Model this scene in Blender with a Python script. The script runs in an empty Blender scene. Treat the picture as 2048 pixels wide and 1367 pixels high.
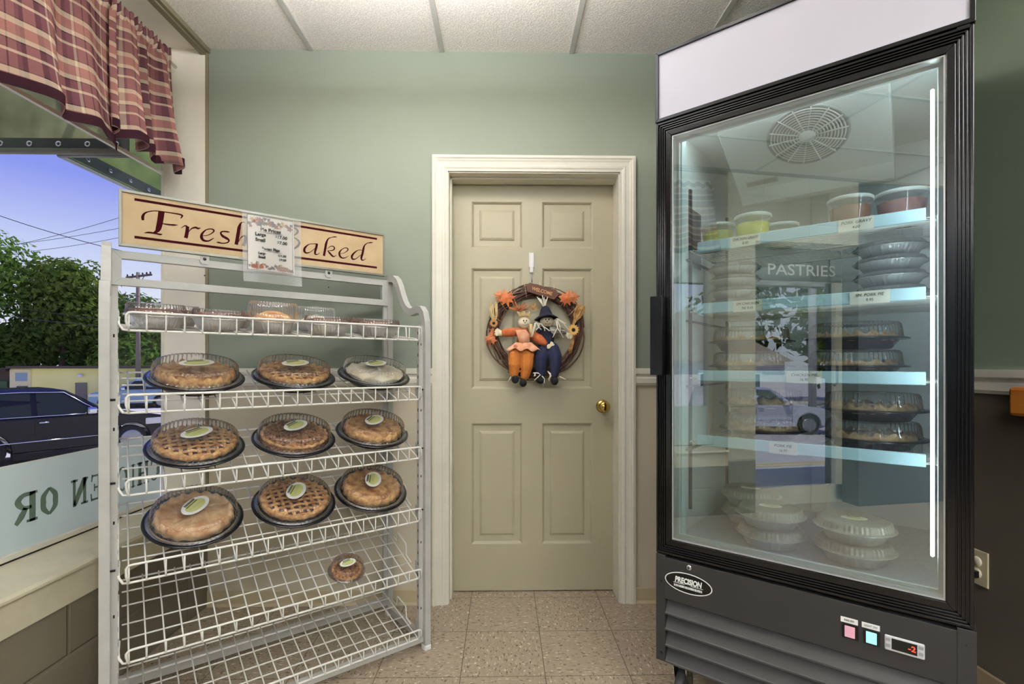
import bpy, math, random
from mathutils import Matrix, Vector, noise as mn
R = math.radians
PI = math.pi
random.seed(7)
sc = bpy.context.scene
col = sc.collection

# ---------------------------------------------------------------- camera, world, lights
cam_d = bpy.data.cameras.new('camera'); cam = bpy.data.objects.new('camera', cam_d); col.objects.link(cam)
cam.location = (0, 0, 1.115); cam.rotation_euler = (R(90), 0, -0.0175)
cam_d.sensor_width = 36; cam_d.lens = 36 * 1000 / 2048.0
cam_d.shift_y = (730 - 683.5) / 2048.0
cam_d.clip_start = 0.02; cam_d.clip_end = 400
sc.camera = cam
sc.view_settings.view_transform = 'Standard'; sc.view_settings.look = 'None'
sc.view_settings.exposure = 0.55; sc.view_settings.gamma = 1.0
sc.view_settings.use_curve_mapping = False
try:
    sc.cycles.max_bounces = 10; sc.cycles.transparent_max_bounces = 40; sc.cycles.diffuse_bounces = 5
    sc.cycles.glossy_bounces = 5; sc.cycles.transmission_bounces = 6
    sc.cycles.caustics_reflective = False; sc.cycles.caustics_refractive = False
    sc.cycles.sample_clamp_indirect = 6.0; sc.cycles.use_denoising = True
except Exception:
    pass

def lin(c):
    return tuple(((v / 255.0) / 12.92 if v / 255.0 <= 0.04045 else ((v / 255.0 + 0.055) / 1.055) ** 2.4) for v in c[:3]) + (1.0,)

world = bpy.data.worlds.new('world'); sc.world = world; world.use_nodes = True
wn = world.node_tree; wn.nodes.clear()
wo = wn.nodes.new('ShaderNodeOutputWorld'); wb = wn.nodes.new('ShaderNodeBackground')
wt = wn.nodes.new('ShaderNodeTexCoord'); wx = wn.nodes.new('ShaderNodeSeparateXYZ'); wr = wn.nodes.new('ShaderNodeValToRGB')
wn.links.new(wt.outputs['Generated'], wx.inputs[0]); wn.links.new(wx.outputs['Z'], wr.inputs[0])
wn.links.new(wr.outputs[0], wb.inputs[0]); wn.links.new(wb.outputs[0], wo.inputs[0])
cr = wr.color_ramp; cr.elements[0].position = 0.0; cr.elements[0].color = lin((225, 232, 246))
cr.elements[1].position = 0.5; cr.elements[1].color = lin((104, 118, 226))
e = cr.elements.new(0.11); e.color = lin((220, 228, 247)); e = cr.elements.new(0.17); e.color = lin((200, 211, 247)); e = cr.elements.new(0.28); e.color = lin((140, 154, 240))
WORLD_STRENGTH = 0.70
wb.inputs[1].default_value = WORLD_STRENGTH

sun_d = bpy.data.lights.new('sun', 'SUN'); sun = bpy.data.objects.new('sun', sun_d); col.objects.link(sun)
sun_d.energy = 3.0; sun_d.angle = R(1.0); sun_d.color = (1.0, 0.95, 0.86)
sun.rotation_euler = Vector((-0.30, -0.42, -0.85)).to_track_quat('-Z', 'Y').to_euler()
FILL_LIGHT = 4.0          # strength of the added overhead fill lights

# ---------------------------------------------------------------- helpers
def nt(name):
    m = bpy.data.materials.new(name); m.use_nodes = True
    return m, m.node_tree, m.node_tree.nodes['Principled BSDF']

def setp(b, **k):
    for a, v in k.items():
        a = a.replace('_', ' ')
        if a in b.inputs: b.inputs[a].default_value = v

def mat(name, c, rough=0.5, metal=0.0, var=0.0, vscale=8.0, bump=0.0, bscale=60.0, c2=None, stretch=None, emis=None, es=0.0, spec=None, coat=0.0):
    m, t, b = nt(name)
    c = lin(c); b.inputs['Base Color'].default_value = c
    setp(b, Roughness=rough, Metallic=metal)
    if spec is not None: setp(b, Specular_IOR_Level=spec)
    if coat: setp(b, Coat_Weight=coat)
    if emis is not None:
        setp(b, Emission_Color=lin(emis), Emission_Strength=es)
    if var or c2 or bump:
        tc = t.nodes.new('ShaderNodeTexCoord'); mp = t.nodes.new('ShaderNodeMapping')
        t.links.new(tc.outputs['Object'], mp.inputs[0])
        if stretch: mp.inputs['Scale'].default_value = stretch
        if var or c2:
            n = t.nodes.new('ShaderNodeTexNoise'); n.inputs['Scale'].default_value = vscale; n.inputs['Detail'].default_value = 6
            t.links.new(mp.outputs[0], n.inputs['Vector'])
            r = t.nodes.new('ShaderNodeValToRGB'); t.links.new(n.outputs[0], r.inputs[0])
            r.color_ramp.elements[0].position = 0.35; r.color_ramp.elements[1].position = 0.65
            if c2: a, d = c, lin(c2)
            else: a = tuple(min(1, x * (1 + var)) for x in c[:3]) + (1,); d = tuple(x * (1 - var) for x in c[:3]) + (1,)
            r.color_ramp.elements[0].color = a; r.color_ramp.elements[1].color = d
            t.links.new(r.outputs[0], b.inputs['Base Color'])
        if bump:
            n2 = t.nodes.new('ShaderNodeTexNoise'); n2.inputs['Scale'].default_value = bscale; n2.inputs['Detail'].default_value = 4
            t.links.new(mp.outputs[0], n2.inputs['Vector'])
            bp = t.nodes.new('ShaderNodeBump'); bp.inputs['Strength'].default_value = bump; bp.inputs['Distance'].default_value = 0.01
            t.links.new(n2.outputs[0], bp.inputs['Height']); t.links.new(bp.outputs[0], b.inputs['Normal'])
    return m

def glassy(name, tint=(255, 255, 255), base=0.03, edge=0.6, rough=0.02, blend=0.25, haze=0.0, hazec=(235, 240, 240)):
    m = bpy.data.materials.new(name); m.use_nodes = True; t = m.node_tree; t.nodes.clear()
    o = t.nodes.new('ShaderNodeOutputMaterial'); tr = t.nodes.new('ShaderNodeBsdfTransparent'); gl = t.nodes.new('ShaderNodeBsdfGlossy')
    tr.inputs[0].default_value = lin(tint); gl.inputs['Roughness'].default_value = rough
    lw = t.nodes.new('ShaderNodeLayerWeight'); lw.inputs['Blend'].default_value = blend
    mr = t.nodes.new('ShaderNodeMapRange'); mr.inputs['To Min'].default_value = base; mr.inputs['To Max'].default_value = edge
    t.links.new(lw.outputs['Fresnel'], mr.inputs['Value'])
    mx = t.nodes.new('ShaderNodeMixShader'); t.links.new(mr.outputs[0], mx.inputs[0]); t.links.new(tr.outputs[0], mx.inputs[1]); t.links.new(gl.outputs[0], mx.inputs[2])
    out = mx
    if haze:
        df = t.nodes.new('ShaderNodeBsdfDiffuse'); df.inputs[0].default_value = lin(hazec)
        m2 = t.nodes.new('ShaderNodeMixShader'); m2.inputs[0].default_value = haze
        t.links.new(mx.outputs[0], m2.inputs[1]); t.links.new(df.outputs[0], m2.inputs[2]); out = m2
    t.links.new(out.outputs[0], o.inputs[0])
    return m

def cloth_translucent(name, c, k=0.5, c2=None, vscale=3.0):
    m = bpy.data.materials.new(name); m.use_nodes = True; t = m.node_tree; t.nodes.clear()
    o = t.nodes.new('ShaderNodeOutputMaterial'); a = t.nodes.new('ShaderNodeBsdfDiffuse'); b = t.nodes.new('ShaderNodeBsdfTranslucent')
    mx = t.nodes.new('ShaderNodeMixShader'); mx.inputs[0].default_value = k
    a.inputs[0].default_value = lin(c); b.inputs[0].default_value = lin(c)
    if c2:
        tc = t.nodes.new('ShaderNodeTexCoord'); n = t.nodes.new('ShaderNodeTexNoise'); n.inputs['Scale'].default_value = vscale; n.inputs['Detail'].default_value = 8
        r = t.nodes.new('ShaderNodeValToRGB'); r.color_ramp.elements[0].position = 0.35; r.color_ramp.elements[1].position = 0.65
        r.color_ramp.elements[0].color = lin(c); r.color_ramp.elements[1].color = lin(c2)
        t.links.new(tc.outputs['Object'], n.inputs['Vector']); t.links.new(n.outputs[0], r.inputs[0])
        t.links.new(r.outputs[0], a.inputs[0]); t.links.new(r.outputs[0], b.inputs[0])
    t.links.new(a.outputs[0], mx.inputs[1]); t.links.new(b.outputs[0], mx.inputs[2]); t.links.new(mx.outputs[0], o.inputs[0])
    return m

class MB:
    def __init__(s): s.v = []; s.f = []; s.m = []; s.s = []; s.uv = {}; s.T = Matrix.Identity(4)
    def add(s, vs, fs, mi=0, smooth=False):
        k = len(s.v); s.v += [tuple(s.T @ Vector(p)) for p in vs]
        for f in fs: s.f.append(tuple(i + k for i in f)); s.m.append(mi); s.s.append(smooth)
        return k
    def box(s, x0, x1, y0, y1, z0, z1, mi=0, M=None):
        vs = [(x, y, z) for x in (x0, x1) for y in (y0, y1) for z in (z0, z1)]
        if M: vs = [tuple(M @ Vector(p)) for p in vs]
        s.add(vs, [(0, 1, 3, 2), (4, 6, 7, 5), (0, 4, 5, 1), (2, 3, 7, 6), (0, 2, 6, 4), (1, 5, 7, 3)], mi); return s
    def tube(s, pts, r, n=8, closed=False, mi=0, smooth=True, radii=None):
        P = [Vector(p) for p in pts]; N = len(P); rings = []
        t0 = (P[1] - P[0]).normalized(); up = Vector((0, 0, 1)) if abs(t0.z) < 0.9 else Vector((1, 0, 0))
        a = t0.cross(up).normalized()
        for i in range(N):
            if closed: t = (P[(i + 1) % N] - P[i - 1]).normalized()
            else: t = (P[min(i + 1, N - 1)] - P[max(i - 1, 0)]).normalized()
            a = (a - t * a.dot(t));
            if a.length < 1e-6: a = t.orthogonal()
            a.normalize(); b = t.cross(a)
            rr = radii[i] if radii else r
            rings.append([tuple(P[i] + (a * math.cos(2 * PI * k / n) + b * math.sin(2 * PI * k / n)) * rr) for k in range(n)])
        vs = [p for g in rings for p in g]; fs = []
        for i in range(N if closed else N - 1):
            for k in range(n):
                j = (i + 1) % N; fs.append((i * n + k, i * n + (k + 1) % n, j * n + (k + 1) % n, j * n + k))
        k0 = s.add(vs, fs, mi, smooth)
        if not closed:
            s.f.append(tuple(k0 + k for k in range(n - 1, -1, -1))); s.m.append(mi); s.s.append(False)
            s.f.append(tuple(k0 + (N - 1) * n + k for k in range(n))); s.m.append(mi); s.s.append(False)
        return s
    def lathe(s, prof, n=48, mi=0, smooth=True, rmod=None, c=(0, 0, 0), cap0=False, cap1=False):
        vs = []
        for i, (r, z) in enumerate(prof):
            for k in range(n):
                th = 2 * PI * k / n; q = rmod(i, th, r, z) if rmod else (r, z)
                vs.append((c[0] + q[0] * math.cos(th), c[1] + q[0] * math.sin(th), c[2] + q[1]))
        fs = []
        for i in range(len(prof) - 1):
            for k in range(n): fs.append((i * n + k, i * n + (k + 1) % n, (i + 1) * n + (k + 1) % n, (i + 1) * n + k))
        if cap0: fs.append(tuple(range(n - 1, -1, -1)))
        if cap1: fs.append(tuple((len(prof) - 1) * n + k for k in range(n)))
        s.add(vs, fs, mi, smooth); return s
    def ell(s, c, r, n=16, mi=0, M=None):
        vs = []; rows = n // 2
        for i in range(rows + 1):
            ph = PI * i / rows
            for k in range(n):
                th = 2 * PI * k / n
                p = Vector((r[0] * math.sin(ph) * math.cos(th), r[1] * math.sin(ph) * math.sin(th), r[2] * math.cos(ph)))
                if M: p = M @ p
                vs.append((c[0] + p.x, c[1] + p.y, c[2] + p.z))
        fs = [(i * n + k, (i + 1) * n + k, (i + 1) * n + (k + 1) % n, i * n + (k + 1) % n) for i in range(rows) for k in range(n)]
        s.add(vs, fs, mi, True); return s
    def prism(s, poly, a0, a1, axis='y', mi=0, smooth=False):
        n = len(poly); vs = []
        for a in (a0, a1):
            for p in poly:
                vs.append({'y': (p[0], a, p[1]), 'x': (a, p[0], p[1]), 'z': (p[0], p[1], a)}[axis])
        fs = [tuple(range(n)), tuple(range(2 * n - 1, n - 1, -1))] + [(i, i + n, (i + 1) % n + n, (i + 1) % n) for i in range(n)]
        s.add(vs, fs, mi, smooth); return s
    def frame(s, x0, x1, z0, z1, w, y0, y1, mi=0):
        o = [(x0, z0), (x1, z0), (x1, z1), (x0, z1)]; q = [(x0 + w, z0 + w), (x1 - w, z0 + w), (x1 - w, z1 - w), (x0 + w, z1 - w)]
        for i in range(4):
            j = (i + 1) % 4; s.prism([o[i], o[j], q[j], q[i]], y0, y1, 'y', mi)
        return s
    def ribbon(s, pts, y=0.0, th=0.001, mi=0, sub=5):
        P = [(p[0], p[1]) for p in pts]; W = [p[2] for p in pts]; Q = []
        for i in range(len(P) - 1):
            p0 = P[max(i - 1, 0)]; p1 = P[i]; p2 = P[i + 1]; p3 = P[min(i + 2, len(P) - 1)]
            for k in range(sub):
                t = k / sub
                h = lambda a, b, c, d: 0.5 * ((2 * b) + (-a + c) * t + (2 * a - 5 * b + 4 * c - d) * t * t + (-a + 3 * b - 3 * c + d) * t ** 3)
                Q.append((h(p0[0], p1[0], p2[0], p3[0]), h(p0[1], p1[1], p2[1], p3[1]), W[i] * (1 - t) + W[i + 1] * t))
        Q.append((P[-1][0], P[-1][1], W[-1])); vs = []
        for i, q in enumerate(Q):
            a = Q[max(i - 1, 0)]; b = Q[min(i + 1, len(Q) - 1)]; dx, dz = b[0] - a[0], b[1] - a[1]; L = math.hypot(dx, dz) or 1
            nx, nz = -dz / L * q[2] / 2, dx / L * q[2] / 2
            vs += [(q[0] + nx, y, q[1] + nz), (q[0] - nx, y, q[1] - nz), (q[0] + nx, y + th, q[1] + nz), (q[0] - nx, y + th, q[1] - nz)]
        fs = []
        for i in range(len(Q) - 1):
            a = 4 * i; fs += [(a, a + 1, a + 5, a + 4), (a, a + 4, a + 6, a + 2), (a + 1, a + 3, a + 7, a + 5)]
        s.add(vs, fs, mi); return s
    def loft(s, rings, mi=0, smooth=True, closed=True, caps=True):
        n = len(rings[0]); vs = [p for g in rings for p in g]; fs = []
        for i in range(len(rings) - 1):
            for k in range(n if closed else n - 1): fs.append((i * n + k, i * n + (k + 1) % n, (i + 1) * n + (k + 1) % n, (i + 1) * n + k))
        k0 = s.add(vs, fs, mi, smooth)
        if caps and closed:
            s.f += [tuple(k0 + k for k in range(n - 1, -1, -1)), tuple(k0 + (len(rings) - 1) * n + k for k in range(n))]; s.m += [mi, mi]; s.s += [False, False]
        return s
    def build(s, name, mats, parent=None, loc=None, rot=None, bevel=0, label=None):
        me = bpy.data.meshes.new(name); me.from_pydata(s.v, [], s.f)
        if not isinstance(mats, (list, tuple)): mats = [mats]
        for m in mats: me.materials.append(m)
        me.polygons.foreach_set('material_index', s.m); me.polygons.foreach_set('use_smooth', s.s)
        if s.uv:
            ul = me.uv_layers.new(name='UVMap')
            for lp in me.loops: ul.data[lp.index].uv = s.uv.get(lp.vertex_index, (0, 0))
        me.update()
        o = bpy.data.objects.new(name, me); col.objects.link(o)
        if parent: o.parent = parent
        if loc: o.location = loc
        if rot: o.rotation_euler = rot
        if bevel:
            b = o.modifiers.new('bevel', 'BEVEL'); b.width = bevel; b.segments = 2; b.limit_method = 'ANGLE'; b.angle_limit = R(40)
        if label: o['label'] = label
        return o

def thing(name, label, cat, loc=(0, 0, 0), rot=(0, 0, 0), group=None):
    o = bpy.data.objects.new(name, None); col.objects.link(o); o.empty_display_size = 0.05
    o.location = loc; o.rotation_euler = rot; o['label'] = label; o['category'] = cat
    if group: o['group'] = group
    return o
def tag(o, label, cat, group=None, kind=None):
    o['label'] = label; o['category'] = cat
    if group: o['group'] = group
    if kind: o['kind'] = kind
    return o
def struct(o, label=None):
    o['kind'] = 'structure'
    if label: o['label'] = label
    return o
def dup(o, label=None, loc=None, rot=None, group=None, parent=None):
    c = o.copy(); col.objects.link(c)
    if parent: c.parent = parent
    if loc: c.location = loc
    if rot: c.rotation_euler = rot
    if label: c['label'] = label
    if group: c['group'] = group
    for ch in list(o.children): dup(ch, parent=c)
    return c
def text(name, s, size, m, parent, loc, rot=(R(90), 0, 0), bold=0.0, shear=0.0, xs=1.0, align='CENTER', ext=0.0003):
    cu = bpy.data.curves.new(name, 'FONT'); cu.body = s; cu.size = size; cu.offset = bold; cu.shear = shear; cu.extrude = ext
    cu.align_x = align; cu.align_y = 'CENTER'; cu.resolution_u = 3
    o = bpy.data.objects.new('tmp', cu); col.objects.link(o)
    dg = bpy.context.evaluated_depsgraph_get(); me = bpy.data.meshes.new_from_object(o.evaluated_get(dg))
    bpy.data.objects.remove(o)
    me.materials.clear(); me.materials.append(m)
    q = bpy.data.objects.new(name, me); col.objects.link(q); q.parent = parent; q.location = loc; q.rotation_euler = rot; q.scale = (xs, 1, 1)
    return q

# ---------------------------------------------------------------- materials
def wall_mat(name, top, low, zs, rough=0.75, block=False):
    m, t, b = nt(name); setp(b, Roughness=rough)
    g = t.nodes.new('ShaderNodeNewGeometry'); sx = t.nodes.new('ShaderNodeSeparateXYZ'); t.links.new(g.outputs['Position'], sx.inputs[0])
    gt = t.nodes.new('ShaderNodeMath'); gt.operation = 'GREATER_THAN'; gt.inputs[1].default_value = zs; t.links.new(sx.outputs['Z'], gt.inputs[0])
    n = t.nodes.new('ShaderNodeTexNoise'); n.inputs['Scale'].default_value = 1.6; n.inputs['Detail'].default_value = 5; t.links.new(g.outputs['Position'], n.inputs['Vector'])
    mx = t.nodes.new('ShaderNodeMix'); mx.data_type = 'RGBA'; mx.inputs[6].default_value = lin(low); mx.inputs[7].default_value = lin(top); t.links.new(gt.outputs[0], mx.inputs[0])
    hs = t.nodes.new('ShaderNodeHueSaturation'); mr = t.nodes.new('ShaderNodeMapRange'); mr.inputs['To Min'].default_value = 0.93; mr.inputs['To Max'].default_value = 1.07
    t.links.new(n.outputs[0], mr.inputs[0]); t.links.new(mr.outputs[0], hs.inputs['Value']); t.links.new(mx.outputs[2], hs.inputs['Color']); t.links.new(hs.outputs[0], b.inputs['Base Color'])
    n2 = t.nodes.new('ShaderNodeTexNoise'); n2.inputs['Scale'].default_value = 120; t.links.new(g.outputs['Position'], n2.inputs['Vector'])
    bp = t.nodes.new('ShaderNodeBump'); bp.inputs['Strength'].default_value = 0.08; bp.inputs['Distance'].default_value = 0.004; t.links.new(n2.outputs[0], bp.inputs['Height'])
    if block:
        cb = t.nodes.new('ShaderNodeCombineXYZ'); t.links.new(sx.outputs['Y'], cb.inputs[0]); t.links.new(sx.outputs['Z'], cb.inputs[1])
        br = t.nodes.new('ShaderNodeTexBrick'); br.inputs['Scale'].default_value = 1.0; br.inputs['Brick Width'].default_value = 0.4; br.inputs['Row Height'].default_value = 0.2
        br.inputs['Mortar Size'].default_value = 0.008; br.inputs['Mortar Smooth'].default_value = 0.6; br.inputs['Color1'].default_value = (1, 1, 1, 1); br.inputs['Color2'].default_value = (1, 1, 1, 1); br.inputs['Mortar'].default_value = (0, 0, 0, 1)
        t.links.new(cb.outputs[0], br.inputs['Vector'])
        b2 = t.nodes.new('ShaderNodeBump'); b2.inputs['Strength'].default_value = 0.7; b2.inputs['Distance'].default_value = 0.006
        n3 = t.nodes.new('ShaderNodeTexNoise'); n3.inputs['Scale'].default_value = 14; n3.inputs['Detail'].default_value = 8; t.links.new(g.outputs['Position'], n3.inputs['Vector'])
        ad = t.nodes.new('ShaderNodeMath'); ad.operation = 'MULTIPLY_ADD'; ad.inputs[1].default_value = 0.5; t.links.new(n3.outputs[0], ad.inputs[0]); t.links.new(br.outputs['Color'], ad.inputs[2])
        t.links.new(ad.outputs[0], b2.inputs['Height']); t.links.new(bp.outputs[0], b2.inputs['Normal']); t.links.new(b2.outputs[0], b.inputs['Normal'])
    else: t.links.new(bp.outputs[0], b.inputs['Normal'])
    return m
SAGE = (124, 132, 118); TAUPE = (150, 141, 121)
M_back = wall_mat('sage_and_taupe_paint', SAGE, (206, 195, 172), 1.03)
M_right = wall_mat('sage_over_brown_paint', (120, 135, 116), (92, 86, 74), 1.03)
M_left = wall_mat('painted_block', (200, 196, 178), (120, 112, 94), 0.40, block=True)
M_cream = mat('cream_paint', (236, 229, 212), 0.45, var=0.05, vscale=5)
M_trim = mat('white_trim_paint', (226, 222, 206), 0.4, var=0.03, vscale=9)
M_door = mat('olive_door_paint', (166, 160, 135), 0.45, var=0.03, vscale=3)
M_base = mat('beige_vinyl_base', (188, 174, 142), 0.5)
M_olive = mat('olive_metal_strip', (120, 112, 88), 0.5)
M_dark = mat('dark_gap', (20, 19, 17), 0.8)
M_brass = mat('brass', (176, 150, 84), 0.22, 1.0)
M_rack = mat('rack_paint_backlit_grey', (176, 176, 170), 0.42, var=0.04, vscale=20, spec=0.5)  # white rack, greyed in the colour to carry its backlit shade
M_wire = mat('white_wire_coating', (232, 230, 222), 0.38)
M_black = mat('black_gloss_plastic', (7, 7, 8), 0.2)
M_panel = mat('charcoal_painted_steel', (43, 43, 42), 0.5, var=0.06, vscale=6)
M_slat = mat('louvre_steel', (60, 60, 58), 0.45, var=0.08, vscale=14)
M_white = mat('white_plastic', (238, 238, 236), 0.4)
M_chrome = mat('chrome', (210, 212, 215), 0.12, 1.0)
M_steel = mat('zinc_steel', (150, 152, 155), 0.35, 1.0)
M_silver = mat('silver_bead', (205, 207, 205), 0.3, 0.6)
M_foil = mat('aluminium_foil', (226, 228, 228), 0.38, 0.7, bump=0.5, bscale=45)
M_tray = mat('black_tray_plastic', (18, 19, 24), 0.2)
M_clear = glassy('clear_dome_plastic', base=0.07, edge=0.8, rough=0.07, blend=0.30, haze=0.03)
M_clearf = glassy('clear_lid_frosted', base=0.08, edge=0.8, rough=0.12, blend=0.35, haze=0.10, hazec=(225, 228, 222))
M_glass = glassy('window_glass', base=0.015, edge=0.5, rough=0.0, blend=0.1)
M_fglass = glassy('fridge_door_glass', tint=(236, 244, 242), base=0.22, edge=0.85, rough=0.0, blend=0.12)
M_liner = mat('white_liner', (226, 231, 228), 0.4)
M_rail = mat('pale_blue_price_rail', (186, 214, 224), 0.35)
M_card = mat('cream_card', (236, 230, 214), 0.7)
M_ink = mat('black_ink', (30, 28, 28), 0.7)
M_maroon = mat('maroon_vinyl', (56, 12, 18), 0.9, spec=0.05)
M_signface = mat('tan_sign_face', (188, 166, 130), 0.7, c2=(176, 152, 114), vscale=9)
M_signframe = mat('sign_frame_aluminium', (128, 128, 118), 0.4, 0.4)
M_oval = mat('white_label', (240, 240, 234), 0.5)
M_ovaly = mat('green_yellow_label', (206, 206, 130), 0.5)
M_crust = mat('baked_crust', (236, 190, 124), 0.5, c2=(170, 104, 50), vscale=34, bump=0.7, bscale=80)
M_crustp = mat('pale_crust', (240, 206, 160), 0.5, c2=(206, 150, 100), vscale=24, bump=0.6, bscale=60)
M_crumb = mat('crumb_topping', (190, 132, 80), 0.8, c2=(104, 62, 34), vscale=80, bump=1.0, bscale=140)
M_fill = mat('dark_fruit_filling', (58, 34, 34), 0.35, c2=(96, 56, 46), vscale=30)
M_fillb = mat('brown_filling', (104, 62, 38), 0.4, c2=(84, 44, 26), vscale=12)
M_meringue = mat('whipped_topping', (236, 228, 208), 0.6, c2=(222, 206, 172), vscale=18, bump=0.4, bscale=30)
M_wood = mat('orange_stained_wood', (196, 122, 48), 0.4, c2=(170, 96, 34), vscale=6, stretch=(1, 0.3, 3))
M_straw = mat('pale_straw', (216, 196, 150), 0.7, c2=(190, 160, 106), vscale=60)
M_whitestraw = mat('white_raffia', (232, 226, 208), 0.7)

# ================================================================ ROOM
XL, XG, XR, YB, YF, H = -1.37, -1.57, 1.613, 2.342, -3.4, 2.58
YW0, YP, YD0 = 0.10, -0.13, -1.04      # window start, pier, entry door far side

def floor_mat():
    m, t, b = nt('speckled_vinyl_tile'); setp(b, Roughness=0.32)
    g = t.nodes.new('ShaderNodeNewGeometry'); sx = t.nodes.new('ShaderNodeSeparateXYZ'); t.links.new(g.outputs['Position'], sx.inputs[0])
    def mth(op, a, bb=None, c=None):
        n = t.nodes.new('ShaderNodeMath'); n.operation = op
        for i, q in enumerate((a, bb, c)):
            if q is None: continue
            if isinstance(q, (int, float)): n.inputs[i].default_value = q
            else: t.links.new(q, n.inputs[i])
        return n.outputs[0]
    tx = mth('DIVIDE', mth('SUBTRACT', sx.outputs['X'], 0.151), 0.3045); ty = mth('DIVIDE', mth('SUBTRACT', sx.outputs['Y'], 2.097), 0.3045)
    fx, fy = mth('FRACT', tx), mth('FRACT', ty); par = mth('MODULO', mth('ADD', mth('ABSOLUTE', mth('FLOOR', tx)), mth('ABSOLUTE', mth('FLOOR', ty))), 2)
    ex = mth('MINIMUM', fx, mth('SUBTRACT', 1, fx)); ey = mth('MINIMUM', fy, mth('SUBTRACT', 1, fy)); ed = mth('MINIMUM', ex, ey)
    line = mth('LESS_THAN', ed, 0.0048)
    def noise(sc_, th, seed):
        outs = []
        for k in (0, 1):
            mp = t.nodes.new('ShaderNodeMapping'); mp.inputs['Scale'].default_value = (1, 0.42, 1) if k == 0 else (0.42, 1, 1); mp.inputs['Location'].default_value = (seed, seed, 0)
            t.links.new(g.outputs['Position'], mp.inputs[0]); n = t.nodes.new('ShaderNodeTexNoise'); n.inputs['Scale'].default_value = sc_; n.inputs['Detail'].default_value = 2
            t.links.new(mp.outputs[0], n.inputs['Vector']); outs.append(n.outputs[0])
        mx = t.nodes.new('ShaderNodeMix'); t.links.new(par, mx.inputs[0]); t.links.new(outs[0], mx.inputs[2]); t.links.new(outs[1], mx.inputs[3])
        r = t.nodes.new('ShaderNodeValToRGB'); r.color_ramp.elements[0].position = th; r.color_ramp.elements[1].position = th + 0.04; t.links.new(mx.outputs[0], r.inputs[0]); return r.outputs[0]
    darkf = noise(120, 0.605, 0); lightf = noise(110, 0.63, 5.3); soft = noise(60, 0.45, 2.1)
    def mix(f, a, c):
        mx = t.nodes.new('ShaderNodeMix'); mx.data_type = 'RGBA'; t.links.new(f, mx.inputs[0])
        if isinstance(a, tuple): mx.inputs[6].default_value = a
        else: t.links.new(a, mx.inputs[6])
        mx.inputs[7].default_value = c; return mx.outputs[2]
    big = t.nodes.new('ShaderNodeTexNoise'); big.inputs['Scale'].default_value = 2.5; big.inputs['Detail'].default_value = 4; t.links.new(g.outputs['Position'], big.inputs['Vector'])
    c0 = mix(big.outputs[0], lin((152, 136, 116)), lin((176, 162, 142)))
    c1 = mix(soft, c0, lin((158, 143, 123))); c2 = mix(darkf, c1, lin((96, 80, 62))); c3 = mix(lightf, c2, lin((214, 204, 186))); c4 = mix(line, c3, lin((78, 68, 56)))
    t.links.new(c4, b.inputs['Base Color']); return m
def ceil_mat():
    m, t, b = nt('ceiling_tile'); setp(b, Roughness=0.9); b.inputs['Base Color'].default_value = lin((236, 232, 224))
    tc = t.nodes.new('ShaderNodeNewGeometry'); n = t.nodes.new('ShaderNodeTexNoise'); n.inputs['Scale'].default_value = 160; n.inputs['Detail'].default_value = 4
    t.links.new(tc.outputs['Position'], n.inputs['Vector']); bp = t.nodes.new('ShaderNodeBump'); bp.inputs['Strength'].default_value = 0.6; bp.inputs['Distance'].default_value = 0.004
    t.links.new(n.outputs[0], bp.inputs['Height']); t.links.new(bp.outputs[0], b.inputs['Normal'])
    r = t.nodes.new('ShaderNodeValToRGB'); r.color_ramp.elements[0].color = lin((226, 221, 212)); r.color_ramp.elements[1].color = lin((246, 242, 234)); r.color_ramp.elements[0].position = .4; r.color_ramp.elements[1].position = .6
    t.links.new(n.outputs[0], r.inputs[0]); t.links.new(r.outputs[0], b.inputs['Base Color']); return m

mb = MB(); mb.box(XG - 0.15, XR + 0.1, YF - 0.1, YB + 0.45, -0.12, 0); struct(mb.build('floor', floor_mat()))
mb = MB(); mb.box(XL, XR + 0.1, YF - 0.1, YB + 0.1, H, H + 0.12); ceil = struct(mb.build('ceiling', ceil_mat()))
mb = MB()
for k in range(-2, 4):
    x = -0.287 + 0.606 * k
    if XL < x < XR: mb.box(x - 0.011, x + 0.011, YF, YB, H - 0.006, H)
for y in (2.32 - 1.22, 2.32 - 2.44, 2.32 - 3.66, 2.32 - 4.88): mb.box(XL, XR, y - 0.011, y + 0.011, H - 0.005, H)
mb.build('ceiling_grid', mat('white_grid_bar', (188, 188, 180), 0.5), ceil)
mb = MB(); mb.box(XL - 0.004, XL + 0.012, YF, YB, H - 0.022, H - 0.001); mb.box(XL - 0.03, XL - 0.004, YF, YB, H - 0.03, H - 0.001)
mb.build('wall_angle', [M_olive], ceil)
# back wall round the door opening
DX0, DX1, DZ = -0.262, 0.551, 2.024
mb = MB()
mb.box(XL, DX0, YB, YB + 0.14, 0, H + 0.1); mb.box(DX1, XR + 0.1, YB, YB + 0.14, 0, H + 0.1); mb.box(DX0, DX1, YB, YB + 0.14, DZ, H + 0.1)
struct(mb.build('wall_back', M_back))
mb = MB(); mb.box(XR, XR + 0.1, YF, YB, 0, H); struct(mb.build('wall_right', M_right))
mb = MB(); mb.box(XG - 0.1, XR + 0.1, YF - 0.1, YF, 0, H + 0.1); struct(mb.build('wall_front', wall_mat('rear_wall_painted_dim', (84, 88, 80), (74, 68, 58), 1.03)))  # wall colour darkened to stand in for a dim rear room
mb = MB()
mb.box(XG - 0.13, XL, YW0, YB + 0.02, 0, 0.366)                       # dwarf wall under the window
mb.box(XG - 0.13, XG - 0.02, YW0, YB + 0.02, 0.366, 0.47)
mb.box(XG - 0.13, XL, YP, YW0, 0, H + 0.1)
mb.box(XG - 0.13, XL, YF, YD0, 0, H + 0.1, 1)
mb.box(XG - 0.13, XL, YD0, YP, 2.06, H + 0.1)
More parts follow.
